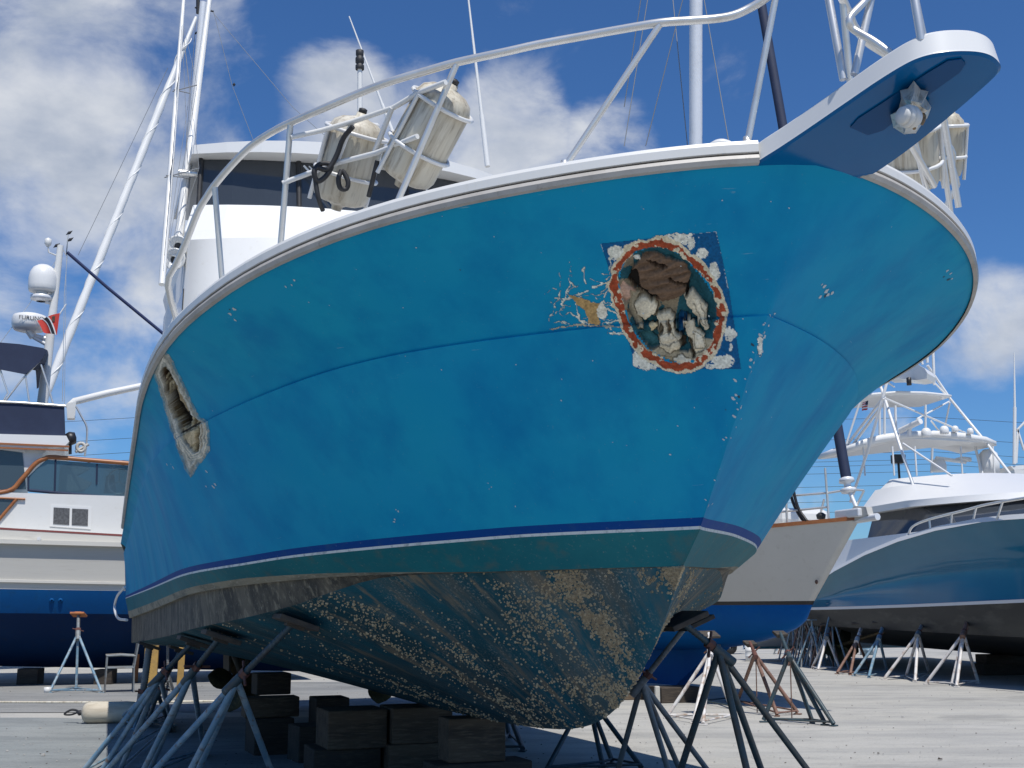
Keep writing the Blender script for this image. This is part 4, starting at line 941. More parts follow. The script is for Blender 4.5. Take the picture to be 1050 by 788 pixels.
# ------------------------------------------------------------------ generic tools for the boats further off
def strip(mb, rows, mi=0, smooth=False): mb.grid(rows, mi, smooth)
M['cream'] = mat('cream_hull_paint', (.60, .58, .52), .45, var=[(.8, .42, .7, (.52, .50, .45), .8), (8, .56, .72, (.42, .40, .35), .4)], stretch=(.3, 1, 2))
M['greyhull'] = mat('shade_and_age_grey_white', (.50, .485, .44), .5, var=[(.7, .42, .7, (.44, .425, .39), .8), (12, .55, .72, (.36, .34, .30), .4)], stretch=(.2, 1, 5))  # old white, greyed for the overhang shade on the trawler topside
M['bottom_lit_tone'] = mat('lit_tone_bottom_paint', (.003, .062, .20), .6, var=[(1.0, .42, .68, (.004, .08, .235), .8), (7, .55, .72, (.010, .05, .12), .6)], spec=.12)  # lit tone of the trawler's bottom paint, for its upper band
M['deepblue'] = mat('shade_and_dark_blue_bottom_paint', (.004, .022, .080), .6, var=[(1.0, .42, .68, (.006, .03, .10), .8), (9, .56, .72, (.02, .03, .06), .6)], spec=.1)  # on the trawler, the shaded tone of that same bottom paint
M['sail_blue'] = mat('bright_blue_bottom_paint', (.002, .105, .36), .6, var=[(.9, .42, .68, (.003, .08, .29), .8), (6, .55, .72, (.01, .13, .33), .5)], spec=.1)
M['teak'] = mat('varnished_teak', (.32, .12, .040), .4, var=[(6, .42, .65, (.22, .075, .028), .8), (40, .55, .7, (.42, .20, .08), .5)], stretch=(.3, 2, 2))
M['tint'] = mat('tinted_pane', (.05, .07, .085), .05, spec=.6)
M['redline'] = mat('dull_red_stripe', (.22, .06, .05), .5)
M['black'] = mat('black_plastic', (.015, .015, .017), .45)
M['grille'] = mat('grey_louvre', (.11, .115, .12), .6, var=[(20, .4, .6, (.05, .05, .055), .8)])
M['red'] = mat('red_bunting', (.52, .045, .03), .8); M['tan'] = mat('tan_shed_roof', (.26, .20, .14), .8, var=[(.6, .4, .65, (.20, .15, .11), .8)], stretch=(8, .3, 1))

# ------------------------------------------------------------------ trawler yacht on the left
TF = Frame(-8.0, 23.0, R(20)); TW = empty('trawler_yacht', label='white trawler yacht with dark blue bottom, teak trim and navy flybridge canvas', cat='motor boat'); TF.place(TW)
def tp(u, v, y=0.0): return TF.px(u, v, 1, y)
def tline(v0, v1, y, u0=-420, u1=330):            # a line along the boat through two measured heights at u = 0 and u = 125
    f = lambda u: v0 + (v1 - v0) * u / 125.0
    return [np.array([tp(u, f(u), 0)[0], y, tp(u, f(u), 0)[2]]) for u in (u0, -150, 0, 60, 125, 220, u1)]
BEAM = 4.0
def thull():
    b = MB()
    def bnd(rows, mi, sm=False):
        b.grid(rows, mi, sm); b.grid([[np.array([p[0], BEAM - p[1], p[2]]) for p in r] for r in rows], mi, sm)
    bnd([tline(541, 548, .03), tline(543, 550, .03)], 3)
    bnd([tline(543, 550, .035), tline(553, 556.5, .03), tline(553.2, 556.7, -.07), tline(557.5, 561, -.07), tline(558, 561.5, .04)], 0)
    bnd([tline(558, 561.5, .04), tline(576, 579, .07), tline(594, 597, .09)], 1, True)  # shade under the rub rail overhang put into this grey
    bnd([tline(594, 597, .09), tline(594.3, 597.2, .05), tline(597, 599.5, .05), tline(597.2, 599.7, .10), tline(604, 606, .11)], 0)
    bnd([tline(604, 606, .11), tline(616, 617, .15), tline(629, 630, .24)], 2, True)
    bnd([tline(629, 630, .24), tline(645, 647, .55), tline(665, 668, 1.05), tline(684, 686, 1.7), tline(688, 690, 1.85)], 4, True)  # same bottom paint as above, its shade put into a darker colour
    a, c = tline(541, 548, .03), tline(541, 548, BEAM - .03); b.grid([a, c], 0)
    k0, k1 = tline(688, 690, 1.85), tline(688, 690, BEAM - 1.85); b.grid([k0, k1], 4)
    return b.build('hull', [M['cream'], M['greyhull'], M['bottom_lit_tone'], M['redline'], M['deepblue']], TW)
th = thull()
def tpoly(pts, y, th_, name, m, parent=TW, mi=0):
    b = MB(); b.prism([tp(u, v, y) for u, v in pts], (0, th_, 0)); return b.build(name, M[m] if isinstance(m, str) else m, parent)
tpoly([(-160, 500), (130, 509), (128, 549), (-160, 531)], .42, 3.1, 'trunk_cabin', 'white')
tpoly([(-160, 446), (30, 452), (52, 458), (30, 480), (14, 507), (-160, 505)], .50, 2.95, 'wheelhouse', 'white')
tpoly([(-160, 441), (68, 447), (71, 453), (66, 458), (40, 460), (-160, 450)], .36, 3.2, 'wheelhouse_roof', 'white_clean')
for (a, c, d, e) in (((-160, 447), (71, 457.2), (71, 459), (-160, 449)), ((-160, 452.2), (70, 461.2), (70, 462.7), (-160, 454))):
    tpoly([a, c, d, e], .33, .03, 'teak_moulding', 'teak')
wp = tpoly([(-70, 458), (0, 461.5), (23, 464.5), (27, 502), (-70, 503)], .485, .03, 'wheelhouse_window', 'tint')
tpoly([(-70, 455.5), (0, 458.8), (26, 461.5), (26, 464), (0, 461.3), (-70, 458)], .47, .03, 'window_frame', 'white_clean', wp)
# cockpit windscreen, teak capped
ws = tpoly([(29, 489), (38, 480), (48, 471.5), (135, 478), (135, 512), (29, 503)], .46, .02, 'cockpit_windscreen', mat('blue_tinted_windscreen', (.10, .17, .22), .06, spec=.5, trans=.55))
b = MB(); b.tube(smooth_path([tp(u, v, .44) for u, v in [(-30, 507), (8, 504), (22, 492), (36, 476), (46, 470.5), (54, 469), (90, 472), (140, 476)]], 4), .045, 8); b.build('teak_cap_rail', M['teak'], ws)
for u0, v0, u1, v1 in ((57, 471, 56, 505), (99.5, 476, 99, 497), (29, 489, 29, 504), (30, 503, 135, 512.5)):
    b = MB(); b.tube([tp(u0, v0, .455), tp(u1, v1, .455)], .018 if u0 != 30 else .03, 6); b.build('windscreen_bar', M['navy'], ws)
b = MB(); c = Vector(tp(121, 497, 1.6)); b.tube([c + Vector((.22 * math.sin(t), 0, .26 * math.cos(t))) for t in np.linspace(0, 6.283, 20)], .02, 6)
for k in range(3): b.tube([c, c + Vector((.22 * math.sin(k * 2.1), 0, .26 * math.cos(k * 2.1)))], .012, 5)
b.build('steering_wheel', M['steel'], TW)
b = MB(); b.prism([tp(u, v, 1.9) for u, v in [(62, 482), (78, 479), (92, 484), (78, 492), (94, 499), (84, 507), (60, 507)]], (0, .8, 0)); b.build('helm_console', M['greyhull'], TW)
b = MB(); b.prism([tp(u, v, 1.7) for u, v in [(108, 492), (116, 490), (118, 508), (106, 508)]], (0, .7, 0)); b.build('helm_seat', M['navy'], TW)
vent = tpoly([(52, 517.5), (94, 520), (93, 543), (51, 540)], .405, .05, 'cabin_window', 'white_clean')
for pts in ([(55, 520.5), (71.5, 521.5), (71, 538.5), (54.5, 537.5)], [(74, 521.7), (90.5, 522.5), (90, 539.5), (73.5, 538.6)]): tpoly(pts, .395, .02, 'louvre', 'grille', vent)
tpoly([(-60, 509), (-10, 511), (16, 513), (0, 532), (-40, 532)], .405, .02, 'side_window', 'tint')
b = MB(); b.tube([tp(17, 512, .39), tp(-2, 534, .39)], .03, 6); b.tube([tp(-60, 508, .39), tp(26, 512, .39)], .02, 6); b.build('window_trim', M['teak'], TW)
dod = tpoly([(-160, 407), (20, 413.5), (66, 417), (67, 449), (30, 448), (-160, 441)], .45, 2.9, 'flybridge_dodger', 'navy')
b = MB(); b.tube([tp(-160, 406.5, .44), tp(20, 413, .44), tp(67, 416.5, .44)], .025, 6); b.build('dodger_rail', M['steel'], dod)
# bimini and its bows
b = MB(); rows = []
for q in np.linspace(0, 1, 7):
    y = .5 + 2.6 * q; hgt = .16 * math.sin(math.pi * q); rows.append([np.array(tp(u, v, .5)) * (1, 0, 1) + np.array([0, y, hgt]) for u, v in [(-160, 341), (-40, 348), (20, 353), (44, 357), (48, 359), (44, 369), (34, 376)]])
b.grid(rows, 0, True)
b.prism([tp(u, v, .5) for u, v in [(-160, 341), (-40, 348), (20, 353), (44, 357), (48, 359), (44, 368), (36, 376), (26, 384), (0, 379), (-160, 372)]], (0, .02, 0)); b.build('bimini_top', M['navy'], TW)
for pts in ([(17, 362), (26, 384), (30, 412)], [(0, 379), (8, 403), (3, 412)], [(40, 371), (22, 390), (5, 412)], [(42, 374), (50, 398), (55, 416)], [(-20, 378), (-12, 410)]):
    b = MB(); b.tube([tp(u, v, .55) for u, v in pts], .018, 6); b.build('bimini_frame', M['steel'], TW)
# signal mast with domes
b = MB(); p0, p1 = Vector(tp(43, 418, 1.9)), Vector(tp(62, 252, 1.9)); b.tube([p0, p1], [.11, .065], 12); ms = b.build('signal_mast', M['white'], TW)
b = MB(); b.prism([tp(38, 414, 1.9), tp(43, 398, 1.9), tp(50, 414, 1.9)], (0, .12, 0)); b.build('mast_foot', M['white_clean'], TW)
c = Vector(tp(43, 300, 1.9)); b = MB(); r = .285
b.lathe([(.0, 0), (r * .9, .01), (r * .98, .06), (r, .14), (r * 1.0, .30), (r * .93, .42), (r * .72, .53), (r * .4, .59), (0, .605)], c, n=24); b.build('satellite_dome', M['white_clean'], TW)
b = MB(); b.lathe([(.1, -.2), (.22, -.16), (.22, -.08), (.12, -.06), (.12, 0)], c, n=18); b.tube([c + Vector((0, 0, -.12)), Vector(tp(57, 303, 1.9))], .05, 8); b.tube([c + Vector((.08, 0, -.2)), Vector(tp(56, 312, 1.9))], .035, 8); b.build('dome_bracket', M['alu'], TW)
c = Vector(tp(29.5, 339, 1.9)); b = MB(); r = .345
b.lathe([(.0, 0), (r * .85, .0), (r * .95, .05), (r, .10), (r, .24), (r * .92, .31), (r * .6, .345), (0, .35)], c, n=28); rad = b.build('radar_scanner', M['white_clean'], TW)
b = MB(); b.lathe([(.0, -.02), (r * .7, -.015), (r * .87, .012)], c, n=24); b.tube([c + Vector((.05, 0, -.1)), Vector(tp(54, 349, 1.9))], .05, 8); b.tube([c + Vector((0, 0, 0)), c + Vector((.1, 0, -.14))], .08, 8); b.tube([c + Vector((.1, 0, -.14)), Vector(tp(52, 356, 1.9))], .04, 8); b.build('radar_bracket', M['alu'], TW)
def text(s, size, m, parent, loc, rot, name='lettering', ext=.002):
    cu = bpy.data.curves.new(name, 'FONT'); cu.body = s; cu.size = size; cu.extrude = ext; cu.align_x = 'CENTER'
    tmp = bpy.data.objects.new('tmp', cu); COL.objects.link(tmp); dg = bpy.context.evaluated_depsgraph_get(); me = bpy.data.meshes.new_from_object(tmp.evaluated_get(dg)); bpy.data.objects.remove(tmp)
    me.materials.clear(); me.materials.append(m); o = bpy.data.objects.new(name, me); COL.objects.link(o); o.parent = parent; o.location = loc; o.rotation_euler = rot; return o
text('FURUNO', .12, M['black'], rad, c + Vector((.05, -r - .004, .15)), (R(90), 0, R(4)))
b = MB(); p = Vector(tp(62, 252, 1.9)); 
b.tube([p + Vector((0, 0, -.25)), Vector(tp(50, 259, 1.9)), Vector(tp(49, 250, 1.9))], .018, 6); b.lathe([(.03, 0), (.07, .05), (.07, .16), (0, .2)], Vector(tp(49, 253, 1.9)), n=10)
b.tube([p, Vector(tp(68, 262, 1.9)), Vector(tp(70, 238, 1.9))], .012, 6); b.build('masthead_lamp', M['white'], ms)
for (u, v) in ((58, 252), (71, 239), (72, 246)): b = MB(); q = Vector(tp(u, v, 1.9)); b.lathe([(.0, -.09), (.035, 0), (.0, .09)], q, (.7, 0, .6), 8); b.build('wind_vane', M['black'], ms)
b = MB(); b.tube([Vector(tp(46, 345, 1.9)), Vector(tp(68, 312, 1.9))], .015, 6); gaff = b.build('flag_gaff', M['alu'], TW)
def flag(label, corners, parent_frame, stripes, thick=.006):
    """corners: hoist top, fly top, fly bottom, hoist bottom (world); stripes: (material, four u,v corners)"""
    A, B, C, D = [Vector(p) for p in corners]; o = empty('flag', A, 0, label, 'flag'); P = lambda u, v: (A.lerp(B, u)).lerp(D.lerp(C, u), v) - A + Vector((0, .03 * math.sin(u * 7), .01 * math.sin(v * 5)))
    b = MB(); n = 14; b.grid([[P(i / n, j / 8) for i in range(n + 1)] for j in range(9)], 0, True); mats = [stripes[0]]
    for m, q in stripes[1:]:
        mats.append(m); rows = [[P((q[0][0] * (1 - t) + q[1][0] * t) * (1 - s_) + (q[3][0] * (1 - t) + q[2][0] * t) * s_, (q[0][1] * (1 - t) + q[1][1] * t) * (1 - s_) + (q[3][1] * (1 - t) + q[2][1] * t) * s_) + Vector((0, -.005 * len(mats), 0)) for t in np.linspace(0, 1, 6)] for s_ in np.linspace(0, 1, 9)]
        b.grid(rows, len(mats) - 1, True)
    b.build('flag_cloth', mats, o, recalc=False); return o
wt = lambda u, v, y=1.85: TF.wld(np.array(tp(u, v, y)))
flag('red flag with a white edged black diagonal on the trawler mast', [wt(38, 329, 1.35), wt(61, 321, 1.35), wt(58, 343, 1.35), wt(45, 341, 1.35)], TF,
     [M['red'], (M['white_clean'], [(.20, 0), (.50, 0), (.98, 1), (.62, 1)]), (M['black'], [(.26, 0), (.44, 0), (.90, 1), (.70, 1)]), (M['timber'], [(.70, .12), (.84, .12), (.84, .4), (.70, .4)])])
b = MB(); b.tube([wt(69, 259, 1.9), wt(110, 295, 1.9), wt(190, 361, 1.9)], .035, 8); o = b.build('blue_line', mat('blue_braided_rope', (.010, .022, .085), .7)); tag(o, 'dark blue line stretched from the trawler mast head down behind the blue hull', 'rope')
for pts, rr in (([(69, 262), (66, 300), (64, 412)], .008), ([(68, 262), (67, 350), (66, 416)], .006), ([(57, 268), (30, 312), (0, 352)], .007)):
    b = MB(); b.tube([tp(u, v, 1.9) for u, v in pts], rr, 5); b.build('mast_stay', M['steel'], TW)
b = MB(); b.tube([tp(68, 418, 1.5), tp(76, 412, 1.5), tp(110, 403.5, 1.5), tp(150, 395, 1.5)], [.05, .075, .075, .07], 10); b.build('boom', M['white_clean'], TW)
tpoly([(68, 414), (78, 412), (77, 429), (69, 429)], 1.3, .3, 'boom_crutch', 'white')
b = MB(); b.tube(smooth_path([tp(u, v, 1.2) for u, v in [(78, 417), (84, 428), (89, 438), (89, 452), (87, 468)]], 3), .02, 6); b.build('davit', M['steel'], TW)
b = MB(); c = Vector(tp(72, 450, .7)); b.lathe([(.0, -.1), (.10, -.09), (.14, 0), (.11, .1), (0, .12)], c, (1, 0, .2), 14); b.tube([c, Vector(tp(72, 466, .7))], .03, 6); b.build('searchlight', M['black'], TW)
b = MB(); c = Vector(tp(83, 459, .8)); b.tube([c + Vector((.075 * math.sin(t), 0, .085 * math.cos(t))) for t in np.linspace(0, 6.283, 16)], .035, 8); b.tube([c + Vector((-.1, 0, -.1)), c + Vector((.14, 0, .07))], .03, 6); b.build('rope_reel', M['greyhull'], TW)
for u in (53, 62): b = MB(); b.lathe([(.0, -.02), (.04, -.015), (.045, 0), (.02, .01)], Vector(tp(u, 616, .12)) + Vector((0, .02, 0)), (0, -1, 0), 10); b.build('skin_fitting', M['bottom_lit_tone'], th)
b = MB(); c = Vector(tp(40, 553, .03)); b.tube([c + Vector((0, -.0, 0)), c + Vector((0, -.10, 0))], .04, 8); b.build('rail_fitting', M['white_clean'], th)
# stand, blocks, chair and pot under it
def tg(u, v): return at_z(u, v)
stand('pale blue tripod jack stand with an orange plywood pad under the trawler yacht', px(80.5, 631, 22.5), px(80, 650, 22.3), [at_z(51, 711), at_z(78, 708.5), at_z(104, 711), ], leg_m='blue_pipe', post_m='grey_pipe', pad_m='orange', r=.024, pr=.03, padw=.26, nrm=(0, -.35, -1))
def gblock(label, u0, u1, v0, v1, Y, d=.4, m='timber_old', group=None, rz=.05):
    a, c = px(u0, v1, Y), px(u1, v1, Y); h = px(u0, v0, Y).z; b = MB(); b.box((0, 0, h / 2), (abs(c.x - a.x), d, h), bev=.012); o = b.build('timber_block', M[m]); o.location = ((a.x + c.x) / 2, Y + d / 2, 0); o.rotation_euler = (0, 0, rz); return tag(o, label, 'timber block', group)
gblock('dark keel block under the trawler yacht left of the tripod jack stand', 16, 37, 686, 704, 23.9)
gblock('dark keel block under the trawler yacht behind the chair', 95, 113, 687, 706, 23.9)
def pot():
    b = MB(); b.lathe([(.0, 0), (.055, 0), (.065, .10), (.06, .10), (.05, .01)], n=16); o = b.build('paint_pot', M['white']); p = at_z(48.5, 711); o.location = (p[0], p[1], 0); tag(o, 'small white pot on the ground at the foot of the tripod jack stand', 'pot')
pot()
def chair():
    p = at_z(117, 711); o = empty('metal_chair', (p[0], p[1] + .25, 0), R(-70), 'grey metal armchair with slim legs standing under the trawler yacht', 'chair')
    for sx in (-1, 1):
        for sy in (-1, 1):
            b = MB(); b.tube([(sx * .26, sy * .24, 0), (sx * .25, sy * .23, .64 if sy < 0 else .44)], .013, 6); b.build('leg', M['grey_pipe'], o)
        b = MB(); b.tube([(sx * .25, -.25, .64), (sx * .26, .0, .65), (sx * .25, .24, .63)], .018, 6); b.build('armrest', M['grey_pipe'], o)
    b = MB(); b.box((0, 0, .43), (.5, .48, .025), bev=.01); b.build('seat', M['grey_pipe'], o)
    b = MB(); rows = [[(x, .24 + .10 * (z - .43) - .03 * (1 - (x / .25) ** 2), z) for x in np.linspace(-.24, .24, 7)] for z in np.linspace(.50, .86, 6)]; b.grid(rows, 0, True); b.build('backrest', M['grey_pipe'], o)
    for sx in (-1, 1): b = MB(); b.tube([(sx * .25, .23, .43), (sx * .245, .29, .88)], .014, 6); b.build('back_post', M['grey_pipe'], o)
chair()
b = MB(); a, c = at_z(-60, 721.3), at_z(128, 721.8); b.tube(smooth_path([(a[0], a[1], .02), (a[0] * .6 + c[0] * .4, c[1] + .12, .02), (c[0], c[1], .02), (c[0] + 1.5, c[1] + .2, .02)], 6), .018, 6); tag(b.build('water_hose', M['fender']), 'pale hose lying along the edge of the asphalt lane', 'hose')

# ------------------------------------------------------------------ sloop far behind, left
YS = empty('sailing_yacht', (0, 0, 0), 0, 'tall sloop behind the trawler, seen as white mast and furled diagonal headsail', 'sailboat')
MX = lambda u, v, Y=34.0: Vector(at_y(u, v, Y))
top, foot = MX(208.5, 3), MX(195, 160); dv = (top - foot).normalized(); base = foot - dv * ((foot.z - 3.2) / dv.z); YS.location = (base.x, base.y, 0)
L0 = lambda p: Vector(p) - Vector((base.x, base.y, 0))
b = MB(); b.tube([L0(base), L0(base.lerp(top, .6)), L0(top)], [.16, .155, .11], 12); b.build('mast', M['alu'], YS)
hd, tk = MX(201, 18, 33.8), MX(55, 384, 30.5); fs = tk + (tk - hd) * .22
b = MB(); n = 60; pts = [hd.lerp(fs, i / n) for i in range(n + 1)]; b.tube([L0(p) for p in pts], [.05 + .065 * min(1, i / 14) * (1 + .10 * math.sin(i * 1.9)) for i in range(n + 1)], 10); 
ax = (fs - hd).normalized(); e = ax.orthogonal().normalized(); f = ax.cross(e)
b.tube([L0(hd.lerp(fs, t)) + (e * math.cos(t * 60) + f * math.sin(t * 60)) * .108 for t in np.linspace(.05, 1, 220)], .018, 5); b.build('furled_headsail', M['white_clean'], YS)
b = MB(); b.tube([L0(MX(200, 8)), L0(MX(219, 12))], .03, 6); b.tube([L0(MX(203, -4)), L0(MX(203, 14))], .06, 8); b.tube([L0(MX(200, 35)), L0(MX(206, 30))], .03, 6); b.build('masthead_fitting', M['black'], YS)
for pts in ([(219, 12), (238, 88), (262, 150)], [(219, 14), (300, 110), (345, 150)], [(203, 20), (196, 200)], [(201, 20), (190, 160)], [(172, 70), (110, 200), (80, 262)]):
    b = MB(); b.tube([L0(MX(u, v)) for u, v in pts], .008, 5); b.build('stay', M['grey_wire'], YS)
b = MB(); b.lathe([(.0, -.07), (.05, 0), (0, .07)], L0(MX(240, 87)), n=8); b.build('stay_reflector', M['black'], YS)
b = MB(); hx, hy = (fs - base).x, (fs - base).y; hl = math.hypot(hx, hy); X_ = Vector((hx / hl, hy / hl, 0)); Y_ = Vector((-X_.y, X_.x, 0)); rows = []
for s_ in np.linspace(-7.5, hl + .3, 14):
    k = max(0.02, 1 - ((s_ + 1) / (hl + 1.6)) ** 2) if s_ > -1 else 1 - .25 * ((s_ + 1) / 6.5) ** 2
    rows.append([X_ * s_ + Y_ * (1.9 * k * q) + Vector((0, 0, z)) for q, z in ((-1, 3.2), (-.9, 2.0), (-.5, 1.3), (0, 1.0), (.5, 1.3), (.9, 2.0), (1, 3.2))])
b.grid(rows, 0, True); b.grid([[r_[0] for r_ in rows], [r_[-1] for r_ in rows]], 0, False); b.build('hull', M['white'], YS)
b = MB(); b.prism([Vector((0, 0, 1.05)) + X_ * q for q in (-1.4, 1.2, .7, -1.1)], (0, 0, 0.01)); b.tube([(0, 0, 1.1), (0, 0, .25)], [.5, .35], 8); b.build('keel', M['deepblue'], YS)

# ------------------------------------------------------------------ sloop on stands to the right
SBF = Frame(4.77, 16.5, math.atan2(-.907, .42)); SL = empty('sailboat', label='white hulled sailboat with bright blue bottom standing between the two big motor yachts', cat='sailboat'); SBF.place(SL)
def sp(u, v, y=0.0): return SBF.px(u, v, 1, y)
def sloop_hull():
    b = MB(); t = np.concatenate([[0], np.geomspace(.01, 1, 40)]); LN = 11.0
    s = -.04 + LN * t; top = np.stack([-s, -1.65 * (1 - np.clip(1 - (s + .04) / 5.2, 0, 1) ** 2.1), 2.64 - .055 * (s + .04) + .0036 * s * s], -1)
    s = 1.02 + (LN - 1.02) * t; wl = np.stack([-s, -1.42 * (1 - np.clip(1 - (s - 1.02) / 5.0, 0, 1) ** 1.9), np.full_like(s, 1.53)], -1)
    s = 1.07 + (LN - 1.07) * t; wl2 = np.stack([-s, -1.41 * (1 - np.clip(1 - (s - 1.07) / 5.0, 0, 1) ** 1.9), np.full_like(s, 1.475)], -1)
    kz = interp([1.0, 1.1, 1.31, 1.85, 2.67, 3.4, 5, 8, 11], [1.54, 1.44, 1.22, 1.04, .89, .80, .72, .80, 1.25], s); kl = np.stack([-s, 0 * s, kz], -1)
    def bd(l0, l1, n, mi, bul=0.0):
        rows = []
        for i in range(n + 1):
            q = i / n; r = lerp(l0, l1, q).copy(); r[:, 1] *= 1 + bul * 4 * q * (1 - q); rows.append(both(r))
        b.grid(rows, mi)
    bd(top, wl, 6, 0); bd(wl, wl2, 1, 1); 
    rows = []
    for q in np.linspace(0, 1, 9):
        r = lerp(wl2, kl, q); r[:, 1] = wl2[:, 1] * math.cos(q * math.pi / 2) ** .8; r[:, 2] = lerp(wl2[:, 2], kl[:, 2], math.sin(q * math.pi / 2) ** 1.3); rows.append(both(r))
    b.grid(rows, 2); b.grid([top, top * np.array([1, -1, 1])], 0)
    return b.build('hull', [M['greyhull_light'], M['black'], M['sail_blue']], SL), top
M['greyhull_light'] = mat('aged_white_topside', (.60, .585, .54), .4, var=[(.9, .42, .7, (.54, .525, .48), .8), (9, .58, .74, (.42, .40, .34), .4)])
sh_, stop = sloop_hull()
b = MB(); b.prism([(-3.1, -.13, .95), (-4.55, -.15, .16), (-7.5, -.15, .13), (-7.7, -.13, .95)], (0, .28, 0)); b.build('keel', M['sail_blue'], SL)
b = MB(); t2 = stop.copy(); t2[:, 1] -= .012
for sd in (1, -1):
    q = t2 * np.array([1, sd, 1]); b.grid([q + np.array([0, 0, -.02]), q + np.array([0, .0, .035]), q + np.array([0, .06 * sd, .04]), q + np.array([0, .06 * sd, .0])], 0, False)
b.build('toe_rail', M['teak'], SL)
def sline(pts, r, name, m, parent=SL, n=6, sm=0):
    b = MB(); P = [Vector(sp(u, v, y)) for u, v, y in pts]; b.tube(smooth_path(P, sm) if sm else P, r, n); return b.build(name, M[m], parent)
sline([(787, 551, -.62), (812, 549.5, -.40), (832, 548, -.25)], .014, 'cove_stripe', 'black')
b = MB(); b.lathe([(.0, -.02), (.03, -.01), (.032, .0), (0, .01)], Vector(sp(837, 597, -.10)), (0, -1, 0), 8); b.build('skin_fitting', M['rust_pipe'], SL)
sline([(713.5, 156, 0), (713.5, 60, 0), (714, -70, 0)], .115, 'mast', 'alu', n=12)
sline([(868, 492, 0), (852, 400, 0), (815, 200, 0), (780, 0, 0), (766, -80, 0)], .075, 'furled_headsail', 'navy', n=10)
b = MB(); c = Vector(sp(869, 498, 0)); b.lathe([(.02, -.12), (.10, -.10), (.11, -.05), (.05, -.03), (.05, .03), (.11, .05), (.10, .10), (.02, .14)], c, (-.18, 0, 1), 14); b.build('furler_drum', M['alu'], SL)
b = MB(); b.tube([sp(882, 530, .02), sp(869, 499, 0)], .03, 6); b.tube([sp(900, 530, .0), sp(862, 536, 0)], .05, 8); b.box(Vector(sp(874, 527, 0)), (.5, .22, .12), bev=.02); b.build('bow_roller', M['alu'], SL)
b = MB(); c = Vector(sp(880, 521, 0)); b.prism([sp(862, 533, -.05), sp(876, 519, -.05), sp(888, 520, -.05), sp(890, 528, -.05), sp(876, 535, -.05)], (0, .1, 0)); b.tube([sp(858, 533, .02), sp(884, 522, .02)], .03, 6); b.build('anchor', M['greyhull'], SL)
for pts in ([(793, 509, -.62), (820, 508, -.42), (850, 505.5, -.20), (872, 502, .0), (886, 503, .10)], [(793, 526, -.62), (850, 520, -.2)]): sline(pts, .016, 'pulpit_rail', 'steel')
for pts in ([(807, 538, -.52), (806, 508, -.55)], [(850, 534, -.22), (848, 505, -.22)], [(846, 480, -.25), (850, 534, -.2)], [(886, 503, .1), (876, 524, .02)], [(838, 540, .45), (845, 512, .5)]): sline(pts, .016, 'stanchion', 'steel')
for pts in ([(809, 496, -.5), (813, 515, -.45), (822, 532, -.4), (829, 535, -.35)], [(812, 496, -.5), (818, 520, -.45), (827, 534, -.4)]): sline(pts, .022, 'jib_sheet', 'black', sm=4)
b = MB(); b.lathe([(.0, 0), (.06, .01), (.07, .07), (.03, .1), (0, .1)], Vector(sp(842, 533, .0)), n=10); b.build('deck_vent', M['rubber'], SL)
for pts in ([(722, 0, .3), (748, 150, .4)], [(700, 0, -.4), (662, 150, -.8)], [(664, 0, -.5), (640, 150, -1.0)], [(690, 0, .2), (705, 150, 0)], [(657, 0, -1), (640, 110, -1.1)]): sline(pts, .009, 'shroud', 'grey_wire', n=5)
b = MB(); b.box(Vector(sp(800, 532, .2)) + Vector((-.3, .1, 0)), (1.6, .9, .25), bev=.08); b.build('coachroof', M['white_clean'], SL)
b = MB(); b.tube([sp(713.5, 150, 0), Vector(sp(713.5, 150, 0)) * 1 + Vector((0, 0, -6.6))], .115, 12); b.build('lower_mast', M['alu'], SL)
S2 = 'jack stands under the white hulled sailboat'
stand('white painted jack stand against the blue bottom of the sailboat', px(727, 650, 16.8), px(728, 668, 16.4), [at_z(684, 737), at_z(711, 742), at_z(721, 744), at_z(753, 737)], leg_m='white_pipe', post_m='white_pipe', group=S2, nrm=(.1, -.35, 1), r=.024, pr=.026, padw=.26)
stand('rust red jack stand with a hanging chain under the sailboat', px(769, 659, 17.4), px(774, 671, 16.9), [at_z(756, 722), at_z(797, 735), at_z(818, 733)], leg_m='rust_pipe', post_m='red_screw', group=S2, nrm=(.1, -.35, 1), chain=True, r=.026, padw=.17)
stand('dark blue jack stand under the bow of the sailboat, right of the rust red one', px(800, 649, 16.4), px(809, 672, 15.7), [at_z(783, 741), at_z(833, 742), at_z(846, 744), at_z(855, 745)], leg_m='dark_pipe', post_m='dark_pipe', group=S2, nrm=(.1, -.35, 1), chain=True, r=.028, padw=.17)
stand('dark jack stand behind the white one, under the sailboat', px(738, 655, 19.2), px(737, 672, 19.0), [at_z(722, 722), at_z(748, 719), at_z(752, 728)], leg_m='dark_pipe', post_m='grey_pipe', group=S2, nrm=(.1, -.35, 1), r=.026, padw=.24)
gblock('dark keel block under the sailboat, right of the blue yacht forefoot', 672, 716, 705, 727, 18.9, .5, rz=.3)
gblock('brown timber baulk lying under the keel of the sailboat', 636, 690, 706, 726, 19.6, .4, 'timber', rz=.25)
gblock('pale upright post end beside the sailboat keel block', 672, 677, 704, 722, 18.7, .1, 'greyhull')

